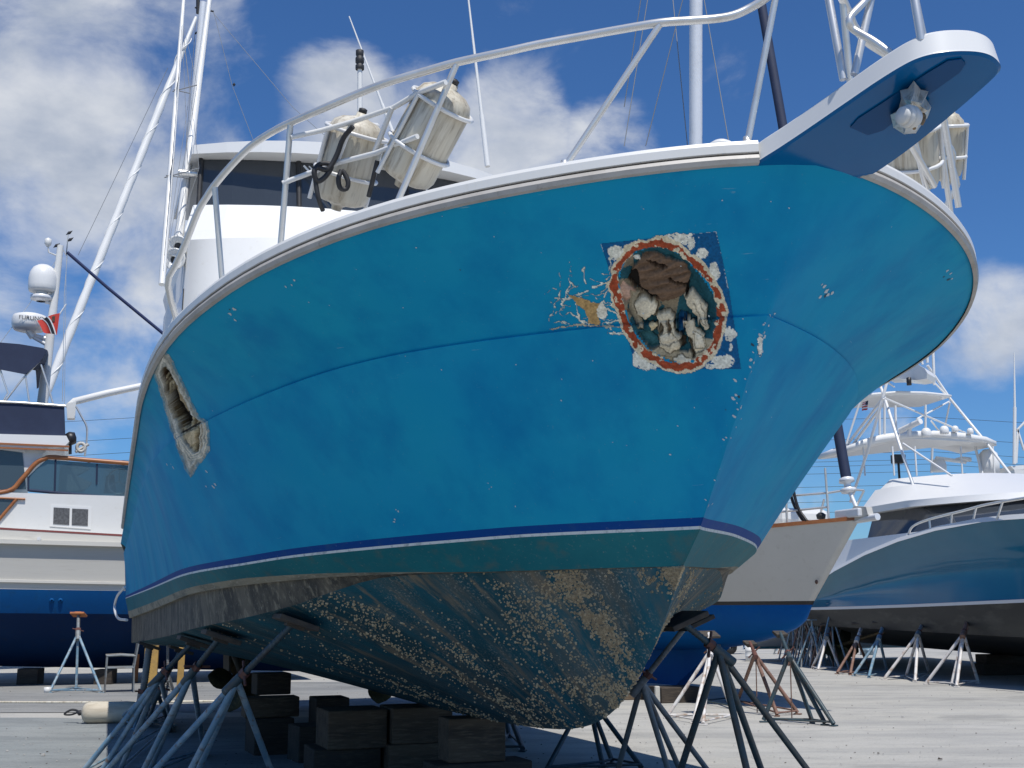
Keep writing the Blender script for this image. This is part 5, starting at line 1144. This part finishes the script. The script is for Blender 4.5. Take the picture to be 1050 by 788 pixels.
# ------------------------------------------------------------------ convertible sport yacht far right
SF = Frame(7.5, 28.0, math.atan2(-.983, .185)); SY = empty('sportfishing_yacht', label='sportfishing yacht with glossy blue grey hull and tall white tuna tower', cat='yacht'); SF.place(SY)
def fp(u, v, y=0.0): return np.array(SF.px(u, v, 1, y))
def fx(u, v, x): return np.array(SF.px(u, v, 0, x))
M['sky_hull'] = mat('glossy_ice_blue_hull', (.014, .165, .255), .10, var=[(.5, .4, .7, (.010, .13, .21), .8)], spec=.4)
M['dark_anti'] = mat('black_antifouling', (.022, .024, .024), .6, var=[(1.1, .45, .62, (.05, .052, .045), .8), (4, .52, .68, (.10, .10, .085), .5)], stretch=(.3, 1, 1))
def sf_hull():
    b = MB(); BW = 5.6
    xs = np.concatenate([np.linspace(-6, 6, 9), np.linspace(6.8, 13.5, 14)])
    def ln(pts, y):
        a = np.array([fp(u, v)[[0, 2]] for u, v in pts]); z = np.array([np.polyval(np.polyfit(a[:, 0], a[:, 1], min(2, len(a) - 1)), x) if x < a[-1, 0] else a[-1, 1] + (x - a[-1, 0]) * .06 for x in xs])
        x_ = xs.copy(); return x_, y, z
    def mk(pts, y, lf):                                  # lf: where this line meets the stem
        x_, y, z = ln(pts, y); k = np.clip((x_ - 5) / (lf - 5), 0, 1); yy = y + (BW / 2 - y) * k ** 2.4; return np.stack([np.minimum(x_, lf), yy, z], -1)
    sh = mk([(847, 591), (900, 563), (930, 551), (987, 539), (1050, 530)], 0, 13.4)
    st = mk([(833, 623), (950, 619), (1050, 614)], .10, 11.6); st2 = st + np.array([0, .0, -.06]); ch = mk([(830, 642), (950, 649), (1050, 655)], .25, 10.6)
    ch2 = ch + np.array([0, .14, -.02]); kl = ch.copy(); kl[:, 1] = BW / 2; kl[:, 2] = np.interp(xs, [-6, 4, 9, 10.6, 13.5], [.50, .38, .45, .85, .95])
    def bd(l0, l1, n, mi):
        rows = [lerp(l0, l1, q) for q in np.linspace(0, 1, n + 1)]; b.grid(rows, mi, True); b.grid([r * np.array([1, -1, 1]) + np.array([0, BW, 0]) for r in rows], mi, True)
    rows = []
    for q in np.linspace(0, 1, 9):
        r = lerp(sh, st, q); r[:, 1] += .16 * math.sin(q * math.pi); rows.append(r)
    b.grid(rows, 0, True); b.grid([r * np.array([1, -1, 1]) + np.array([0, BW, 0]) for r in rows], 0, True)
    st_o = st - np.array([0, .02, 0]); bd(st, st_o, 1, 1); bd(st_o, st2 - np.array([0, .02, 0]), 1, 1); bd(st2, ch, 2, 2); bd(ch, ch2, 1, 2); bd(ch2, kl, 4, 2)
    up = sh + np.array([0, .02, .07]); bd(sh - np.array([0, .02, .02]), up, 1, 1); b.grid([up, up * np.array([1, -1, 1]) + np.array([0, BW, 0])], 1)
    e = [sh[0], st[0], ch[0], kl[0]]; m_ = [p * np.array([1, -1, 1]) + np.array([0, BW, 0]) for p in e[::-1]]; b.add(e + m_[1:], [tuple(range(7))], 0, False)
    return b.build('hull', [M['sky_hull'], M['white_clean'], M['dark_anti']], SY), sh
sfh, sfs = sf_hull()
propeller(fp(861, 662, .75), (-.97, 0, -.15), .50, SY, nb=5, m=mat('green_bronze', (.055, .060, .030), .5, .5))
b = MB(); b.tube([fp(861, 662, .75), fp(861, 662, .75) + np.array([2.6, 0, .42])], .045, 8); b.build('propeller_shaft', M['bronze'], SY)
# deckhouse: white base, wrapped dark glass, white brow and flybridge
def splan(x0, w0, w1, sweep, n=15):
    return [(x0 - sweep * abs(t) ** 2.6, (w0 + w1) / 2 + (w1 - w0) / 2 * t) for t in np.linspace(-1, 1, n)]
zz = lambda u, v, y=.4: fp(u, v, y)[2]
b = MB(); wrap(b, splan(7.4, .30, 5.3, 2.4), splan(7.0, .42, 5.18, 2.5), 2.3, 2.98, -3.2, sm=True); b.build('deckhouse', M['white_clean'], SY)
b = MB(); wrap(b, splan(6.8, .46, 5.14, 2.5), splan(5.0, .66, 4.94, 2.6), 2.97, 3.56, .75, sm=True); b.build('wrapped_windscreen', M['glass_dark'], SY)
b = MB(); wrap(b, splan(5.4, .42, 5.18, 2.6), splan(5.2, .40, 5.2, 2.5), 3.52, 3.66, .45, sm=True); wrap(b, splan(5.2, .40, 5.2, 2.5), splan(3.5, .75, 4.85, 2.0), 3.66, 4.08, .7, 0, False, True); wrap(b, splan(3.5, .75, 4.85, 2.0), splan(2.6, 1.0, 4.6, 1.5), 4.08, 4.30, .95, 0, True, True)
o_ = [(.45, .42, 3.52)] + [(x, y, 3.52) for x, y in splan(5.4, .42, 5.18, 2.6)] + [(.45, 5.18, 3.52)]; b.add(o_, [tuple(range(len(o_)))], 0, False); b.build('flybridge', M['white_clean'], SY)
# bow rail
b = MB(); ps = []
for (u, v) in ((931, 549), (936, 540), (952, 533), (987, 524), (1012, 517.5), (1050, 511), (1110, 503)): ps.append(Vector(fp(u, v, .05)))
b.tube(smooth_path(ps, 4), .025, 6); b.build('bow_rail', M['steel'], SY)
for (u0, v0, u1, v1) in ((954, 545, 953, 532.5), (975, 541, 976, 527), (997, 537, 1001, 520.5), (1022, 533, 1028, 515)): b = MB(); b.tube([fp(u0, v0, .05), fp(u1, v1, .05)], .02, 6); b.build('rail_stanchion', M['steel'], SY)
# tower: near legs on y = .9, far legs on y = 4.6
def tw(name, pts, r=.05, m='white_clean', n=8):
    b = MB(); b.tube([fp(u, v, y) for u, v, y in pts], r, n); return b.build(name, M[m], SY)
NE, FA, MI = .8, 4.6, 2.7
for pts in ([(872, 515, NE), (890, 462, NE), (906, 405, NE), (922, 345, 1.6)], [(938, 503, 1.0), (921, 452, 1.0), (906, 405, 1.1), (895, 375, 1.4)], [(1050, 505, FA), (1012, 455, FA), (975, 410, FA - .3), (951, 375, 3.6)], [(955, 485, FA), (956, 459, FA)],
            [(1008, 489, FA), (1000, 459, FA)], [(868, 457, NE), (906, 408, NE)], [(874, 457, .9), (903, 418, .9)]):
    tw('tower_leg', pts, .034)
for pts in ([(976, 488, 1.2), (926, 455, 1.0)], [(906, 408, NE), (990, 444, FA)], [(973, 412, FA), (940, 430, MI)], [(955, 432, 3.4), (965, 445, FA)], [(896, 383, 1.2), (917, 397, 3.4)], [(944, 378, 3.4), (970, 405, 4.0)], [(974, 413, FA), (968, 442, FA)]):
    tw('tower_brace', pts, .024)
for pts in ([(902, 412, 1.6), (902, 448, 1.6)], [(907, 411, 1.6), (907, 448, 1.6)], [(918, 416, 2), (919, 447, 2)], [(949, 415, 3), (949, 440, 3)]):
    tw('tower_post', pts, .03)
for u_, y_ in ((885, 1.0), (915, 1.4), (938, 2.0), (985, 3.9), (1018, 4.8)): tw('enclosure_post', [(u_ + 2, 488, y_), (u_, 458, y_)], .022)
def disc(name, front, thick, x_off, y0, y1, dome=.05):
    """a hardtop: its near edge traced, running across the boat from y0 to y1"""
    pts = [np.array(fp(u, v, y)) for u, v, y in front]; b = MB(); n = len(pts)
    back = [p + np.array([-1.7, 0, 0]) * (1 if i not in (0, n - 1) else .9) for i, p in enumerate(pts)][::-1]
    out = pts + back; c = sum(out) / len(out)
    rings = [[c + (p - c) * .94 + np.array([0, 0, .0]) for p in out], [p + np.array([0, 0, .02]) for p in out], [p + np.array([0, 0, thick]) for p in out], [c + (p - c) * .9 + np.array([0, 0, thick + dome]) for p in out]]
    b.grid(rings, 0, True, closed=True); b.add(rings[0], [tuple(range(len(out)))], 0, False); b.add(rings[-1], [tuple(range(len(out)))], 0, False); return b.build(name, M['white_clean'], SY)
disc('flybridge_hardtop', [(867, 464, .5), (885, 457, .9), (905, 452, 1.5), (930, 449, 2.3), (960, 448, 3.1), (990, 450, 3.9), (1012, 453.5, 4.5), (1022, 458, 5.0)], .13, 0, .5, 5)
disc('tower_platform', [(884, 408.5, 1.0), (896, 406, 1.4), (920, 404, 2.2), (948, 404.5, 3.2), (972, 407, 4.0), (976, 408, 4.2)], .07, 0, 1, 4.2, .02)
disc('tower_sunshade', [(893, 357, 1.9), (912, 348, 2.3), (932, 345, 2.9), (942, 346, 3.3), (944, 348, 3.4)], .06, 0, 2, 3.4, .03)
b = MB(); pr = [(909, 388.5), (908, 380), (916, 374), (928, 371), (938, 372), (948, 378), (951, 383), (950, 388.5), (940, 390), (918, 388)]
b.prism([fp(u, v, 2.2) for u, v in pr], (-.5, .5, 0)); b.build('tower_buggy_top', M['white_clean'], SY)
b = MB(); b.lathe([(0, 0), (.06, 0), (.06, .18), (0, .2)], fp(932, 391, 2.1) + np.array([0, 0, -.1]), n=8); b.build('tower_light', M['black'], SY)
for pts in ([(930, 352, 2.7), (938, 372, 2.9)], [(924, 352, 2.6), (934, 372, 2.8)], [(940, 350, 3.1), (946, 374, 3.2)]): tw('sunshade_strut', pts, .03)
for pts, r in (([(951, 372, 3.4), (950, 340, 3.4), (947, 318, 3.4)], .035), ([(958, 395, 3.6), (956, 340, 3.6), (953, 318, 3.6)], .035), ([(884, 400, 1.0), (886, 388, 1.0)], .05), ([(890, 398, 1.0), (891, 386, 1.0)], .05), ([(868, 455, .6), (882, 412, .9)], .025)): tw('tower_aerial', pts, r, n=6)
def dome(u, v, y, r, nm='tower_dome'):
    b = MB(); b.lathe([(0, 0), (r * .9, 0), (r, r * .2), (r, r * .9), (r * .85, r * 1.4), (r * .45, r * 1.75), (0, r * 1.8)], fp(u, v, y), n=16); b.build(nm, M['white_clean'], SY)
dome(968.5, 445, 3.2, .11); dome(979.5, 443, 3.6, .085); dome(950, 448, 2.6, .12); dome(995, 445, 4.0, .08)
b = MB(); b.tube([fp(923, 442, 2), fp(944, 432, 2.2)], .075, 8); b.tube([fp(932, 447, 2.1), fp(933, 438, 2.1)], .05, 6); b.build('open_array_radar', M['white_clean'], SY)
dome(963, 484, 3.6, .19, 'helm_pod'); b = MB(); b.lathe([(0, 0), (.24, 0), (.26, .3), (.22, .56), (.12, .66), (0, .68)], fp(1015, 488, 4.9), n=18); b.build('satellite_dome', M['white_clean'], SY)
b = MB(); c = fp(921, 471, 2.6); b.box(c, (.25, .30, .22), bev=.02); b.tube([c, c + np.array([0, 0, -.5])], .03, 6); b.build('helm_chair', M['black'], SY)
b = MB(); b.tube([fp(960, 470, 3.5), fp(990, 474, 4.4)], .05, 8); b.lathe([(0, 0), (.2, .02), (.2, .1), (0, .14)], fp(988, 474, 4.4), n=14); b.build('flybridge_console', M['white_clean'], SY)
sf_ = lambda u, v, y: Vector(SF.wld(fp(u, v, y)))
flag('small striped flag with a dark canton on the tuna tower', [sf_(890, 411, .9), sf_(884.5, 413, .9), sf_(884, 421, .9), sf_(889.5, 420, .9)], SF,
     [M['red'], (M['white_clean'], [(0, .12), (1, .12), (1, .26), (0, .26)]), (M['white_clean'], [(0, .4), (1, .4), (1, .54), (0, .54)]), (M['white_clean'], [(0, .68), (1, .68), (1, .82), (0, .82)]), (M['navy'], [(0, 0), (.5, 0), (.5, .5), (0, .5)])])
S3 = 'jack stands under the sportfishing yacht'
def sfstand(label, pad, apex, feet, lm, pm):
    p = SF.wld(fp(*pad, .35)); a = SF.wld(fp(*apex, -.02)); stand(label, p, a, [at_z(u, v) for u, v in feet], leg_m=lm, post_m=pm, group=S3, r=.030, pr=.035, padw=.4, nrm=(-.3, -.1, -1))
sfstand('pale jack stand under the sportfishing yacht, nearest its bow', (993, 633), (988, 650), [(950, 702), (976, 703.5), (981, 705), (1003, 701)], 'white_pipe', 'rust_pipe')
sfstand('grey white jack stand second from the bow of the sportfishing yacht', (947, 638), (941.5, 650), [(907, 697.5), (929, 696), (938.5, 700), (953, 693)], 'white_pipe', 'grey_pipe')
sfstand('light blue jack stand third from the bow of the sportfishing yacht', (906, 641), (901.5, 654), [(876, 693.5), (891, 695.5), (910, 691)], 'blue_pipe', 'blue_pipe')
sfstand('rusty jack stand right of the sportfishing yacht propeller', (884, 642), (879, 656), [(858.5, 691.5), (872, 692.5), (892, 688.5)], 'rust_pipe', 'white_pipe')
sfstand('thin grey jack stand left of the sportfishing yacht propeller', (851, 643), (848, 653), [(839, 688), (833, 686), (861, 687)], 'white_pipe', 'grey_pipe')
for i, (s_, lab) in enumerate(((2.3, 'black keel crib stack nearest the stern of the sportfishing yacht'), (4.6, 'tall dark crib stack amidships under the sportfishing yacht'), (6.8, 'brown crib stack toward the bow of the sportfishing yacht'))):
    c = SF.wld(np.array([s_, 2.8, 0])); b = MB()
    b.box((0, 0, .12), (1.5, .45, .24), bev=.015); b.box((.02, 0, .335), (1.4, .45, .19), bev=.015); o = b.build('timber_block', M['timber' if i == 2 else 'timber_old']); o.location = (c[0], c[1], 0); o.rotation_euler = (0, 0, SF.ang + R(90)); tag(o, lab, 'timber block', 'keel cribs under the sportfishing yacht')
# whip aerials and radar arch of another boat at the right edge
b = MB(); q = lambda u, v, Y=46: px(u, v, Y)
ob = empty('tower_boat', q(1046, 640) * 1, 0, 'another boat beyond, only its aerial and tower tip showing at the right edge', 'boat'); ob.location.z = 0; oo = Vector(ob.location)
b.tube([q(1040, 476) - oo, q(1040.5, 418) - oo], .07, 8); b.tube([q(1040.5, 418) - oo, q(1040, 362) - oo], [.05, .02], 6); b.build('aerial', M['white_clean'], ob)
b = MB(); b.tube([q(1042, 475) - oo, q(1044, 440) - oo, q(1052, 432) - oo], .05, 6); b.tube([q(1050, 462) - oo, q(1043, 440) - oo], .05, 6); b.build('tower_leg', M['white_clean'], ob)
b = MB(); b.prism([q(1036, 478) - oo, q(1110, 474) - oo, q(1110, 480) - oo, q(1040, 482) - oo], (0, 2, 0)); b.build('hardtop', M['white_clean'], ob)
b = MB(); b.prism([q(1040, 482) - oo, q(1110, 482) - oo, q(1110, 640) - oo, q(1070, 640) - oo], (0, 3, 0)); b.build('hull', M['white'], ob)
# shed roof beyond
sh0 = px(1000, 487, 60); shd = empty('shed', (sh0.x, 60, 0), 0, 'low shed with tan ribbed roof behind the sportfishing yacht', 'shed'); b = MB()
zt, zb = px(1020, 487, 66).z, px(1020, 512, 60).z; b.grid([[(x, 0, zb) for x in np.linspace(0, 14, 8)], [(x, 6, zt) for x in np.linspace(0, 14, 8)]], 0); b.grid([[(x, 6, zt) for x in np.linspace(0, 14, 8)], [(x, 12, zb) for x in np.linspace(0, 14, 8)]], 0); b.build('roof', M['tan'], shd)
b = MB(); b.box((7, 6, zb / 2), (13.6, 11.4, zb - .05)); b.build('wall', M['greyhull'], shd)

# ------------------------------------------------------------------ the far rows of spare stands
def spare(m, h, sp_, name='jack_stand'):
    o = empty(name)
    for k in range(3):
        t = k * 2.094 + .4; b = MB(); b.tube([(sp_ * math.cos(t), sp_ * math.sin(t), 0), (.02 * math.cos(t), .02 * math.sin(t), h * .86)], .022, 6); b.build('leg', M[m], o)
    b = MB(); b.tube([(0, 0, h * .74), (0, 0, h)], .024, 8); b.box((0, 0, h), (.2, .16, .025)); b.build('post', M[m], o); return o
protos = {}
for m in ('white_pipe', 'grey_pipe', 'rust_pipe', 'blue_pipe'): protos[m] = spare(m, 1.25, .42)
r = random.Random(21); first = {m: True for m in protos}; k = 0
spots = []
for (Y, u0, u1, n) in ((29.5, 822, 856, 5), (31.5, 812, 860, 7), (34, 806, 862, 9), (37, 800, 864, 10), (41, 796, 866, 10), (46, 792, 866, 9), (42, 1000, 1050, 5)):
    for i in range(n): spots.append((u0 + (u1 - u0) * (i + .5) / n + r.uniform(-1.5, 1.5), Y + r.uniform(-1.2, 1.2)))
for u, Y in spots:
    m = r.choice(list(protos)); o = protos[m] if first[m] else copy_tree(protos[m]); first[m] = False
    p = at_y(u, 640, Y); o.location = (p[0], Y, 0); o.rotation_euler = (0, 0, r.random() * 6); sc_ = r.uniform(.85, 1.25); o.scale = (1, 1, sc_)
    tag(o, 'spare jack stand in the crowded row on the far side of the yard', 'jack stand', 'spare jack stands stored in far rows')
# small far things: barrow, drum, distant hulls closing the yard
def drum(label, u, v0, v1, w, m, Y):
    p = at_y(u, v1, Y); h = px(u, v0, Y).z; rr = w / 2 / F * Y; b = MB(); b.lathe([(0, 0), (rr, 0), (rr, h * .32), (rr * 1.05, h * .34), (rr, h * .36), (rr, h * .66), (rr * 1.05, h * .68), (rr, h * .7), (rr, h), (0, h)], n=16); o = b.build('drum', M[m]); o.location = (p[0], Y, 0); tag(o, label, 'drum')
drum('white drum standing behind the rust red jack stand', 769, 662, 676, 9, 'white', 33)
drum('blue grey drum standing behind the stands of the sportfishing yacht', 889, 657, 672, 13, 'blue_pipe', 37)
def hand_truck():
    p = at_y(749, 671, 38); o = empty('wheelbarrow', (p[0], 38, 0), .4, 'small two wheeled barrow far off between the sailboat stands', 'barrow'); b = MB()
    b.lathe([(.05, -.04), (.22, -.05), (.22, .05), (.05, .04)], (0, 0, .22), (0, 1, 0), 16); b.build('wheel', M['rubber'], o); b = MB(); b.tube([(0, 0, .22), (.5, .2, .5), (.9, .2, .9)], .025, 6); b.tube([(0, 0, .22), (.5, -.2, .5), (.9, -.2, .9)], .025, 6); b.build('handle', M['rust_pipe'], o)
    b = MB(); b.box((.35, 0, .55), (.6, .45, .2), bev=.04); b.build('tray', M['grey_pipe'], o)
hand_truck()
def far_boat(label, x, y, L_, ang, m, house=True, h=2.6):
    o = empty('far_boat', (x, y, 0), ang, label, 'boat'); b = MB(); rows = []
    for s_ in np.linspace(-L_ / 2, L_ / 2, 12):
        q = s_ / (L_ / 2); w_ = L_ * .15 * (1 if q < 0 else 1 - q ** 2.4 * .98); rows.append([(s_, w_ * k, z) for k, z in ((-1, h + .5 * max(q, 0) ** 2), (-.93, 1.7), (-.7, 1.15), (0, .75), (.7, 1.15), (.93, 1.7), (1, h + .5 * max(q, 0) ** 2))])
    b.grid([r_[:2] for r_ in rows], 0, True); b.grid([r_[-2:] for r_ in rows], 0, True); b.grid([r_[1:6] for r_ in rows], 1, True); b.grid([[r_[0] for r_ in rows], [r_[-1] for r_ in rows]], 0, False); b.add(rows[0], [tuple(range(7))], 0, False)
    b.build('hull', [M[m], M['deepblue']], o)
    if house: b = MB(); b.box((-L_ * .08, 0, h + .6), (L_ * .4, L_ * .2, 1.3), bev=.15); c = b.build('cabin', M['white'], o); b = MB(); b.box((-L_ * .08, 0, h + .8), (L_ * .405, L_ * .205, .4)); b.build('window_band', M['glass_dark'], c)
    for sx in (-.25, .2):
        b = MB(); b.box((sx * L_, 0, .38), (.5, .9, .76), bev=.02); b.build('support', M['timber_old'], o)
far_boat('white motorboat on blocks beyond the stern of the blue yacht, seen under its hull', -6.5, 52, 11, .3, 'white')
far_boat('white cruiser far behind the trawler yacht', -16, 58, 12, -.2, 'white')
far_boat('pale sailboat hull far behind the bow of the blue yacht', 4.5, 62, 12, 2.6, 'cream', False)
far_boat('small white boat far behind the sailboat', 10.5, 70, 10, .5, 'white', True, 2.3)
# power lines crossing behind the yard
PL = empty('power_line', (0, 85, 0), 0, 'thin overhead power wires crossing behind the yard', 'power line')
for k, v in enumerate((424, 438, 452, 466, 478, 487, 495, 503, 511)):
    b = MB(); pts = []
    for t in np.linspace(0, 1, 14):
        a = px(-500 + 2100 * t, v + 8 * math.sin(k), 85); pts.append(a - Vector((0, 85, 0)) - Vector((0, 0, 1.2 * math.sin(math.pi * ((t * 3) % 1)))))
    b.tube(pts, .014, 4); b.build('wire', M['black'], PL)
for x in (-40, 72):
    b = MB(); b.tube([(x, 0, 0), (x, 0, 17)], [.2, .14], 8); b.build('pole', M['timber'], PL)
# odds and ends seen beneath the blue yacht
stand('grey jack stand beyond the stern of the blue yacht, behind the yellow prop', px(172, 655, 20), px(172, 690, 20), [at_z(166, 708), at_z(178, 710), at_z(172, 703)], leg_m='grey_pipe', post_m='grey_pipe', r=.024)
def prop_post(label, u, v0, v1, Y, w, m):
    a, c = px(u, v1, Y), px(u, v0, Y); b = MB(); b.box((0, 0, c.z / 2), (w, w * .6, c.z), bev=.008); o = b.build('timber_prop', M[m]); o.location = (a.x, Y, 0); o.rotation_euler = (0, R(1), .2); tag(o, label, 'timber prop', 'timber props near the stern of the blue yacht')
M['yellow'] = mat('faded_yellow_paint', (.42, .26, .07), .7, var=[(8, .45, .65, (.28, .18, .07), .8)])
prop_post('narrow faded yellow timber prop near the stern of the blue yacht', 184, 664, 706, 19.5, .10, 'yellow')
prop_post('broad faded yellow timber prop beside the stern jack stands', 154, 657, 690, 24.0, .26, 'yellow')
prop_post('orange timber prop left of the thick grey jack stand', 139.5, 659, 694, 24.5, .07, 'orange')
# grit, chips of paint and pebbles scattered over the pavement: nobody could count them
def grit():
    r = random.Random(8); b = MB()
    for k in range(1500):
        Y = 10.5 + 16 * r.random() ** 1.6; u = r.uniform(-20, 1070); p = at_y(u, 640, Y); q = r.uniform(.004, .012) * (1 + (r.random() < .03) * 1.3); z = .009; o = r.random() * 6; n = 5
        base = [(p[0] + q * math.cos(o + i * 1.2566) * r.uniform(.7, 1.3), Y + q * math.sin(o + i * 1.2566) * r.uniform(.7, 1.3), z) for i in range(n)]; top = [(p[0] + (x - p[0]) * .6, Y + (y - Y) * .6, z + q * r.uniform(.3, .8)) for x, y, _ in base]
        b.grid([base, top], 0 if r.random() < .7 else 1, False, closed=True); b.add(top, [tuple(range(n))], 0, False)
    o = b.build('pavement_grit', [mat('grey_grit', (.30, .295, .28), .9), M['timber_old']], recalc=False); o['kind'] = 'stuff'
grit()
# paint chips and scuffs on the topside
def chips():
    r = random.Random(15); b = MB(); L_ = []
    for k in range(34):
        t = r.random(); u = 724 + (790 - 724) * t + r.gauss(0, 2.5); v = 520 - (520 - 318) * t + r.gauss(0, 5); L_.append((u, v, r.uniform(.003, .010)))
    for u, v, q, n in ((778, 356, .020, 6), (845, 296, .022, 7), (972, 284, .018, 5), (760, 404, .014, 5), (300, 292, .014, 3), (240, 320, .016, 4), (215, 490, .02, 4), (172, 470, .016, 3), (410, 530, .01, 4), (500, 500, .008, 3)):
        for _ in range(n): L_.append((u + r.gauss(0, 4), v + r.gauss(0, 5), q * r.uniform(.25, .8)))
    for k in range(60): L_.append((r.uniform(160, 960), r.uniform(200, 520), r.uniform(.0015, .005)))
    for u, v, q in L_:
        p, n, _, _ = hit(u, v)
        if p is None: continue
        if n.dot(p - _lc) > 0: n = -n
        a = n.orthogonal().normalized(); c = n.cross(a); o = r.random() * 6; m = 8
        b.add([p + n * .0018 + (a * math.cos(o + i * .785) * r.uniform(.35, 1.1) + c * math.sin(o + i * .785) * r.uniform(.5, 1.6)) * q for i in range(m)], [tuple(range(m))], 0 if r.random() < .97 else 1, False)
    o = b.build('paint_chips', [mat('chipped_white_primer', (.50, .56, .58), .7), mat('chipped_dark_patch', (.02, .06, .10), .7)], BOAT, recalc=False); o['kind'] = 'stuff'
chips()
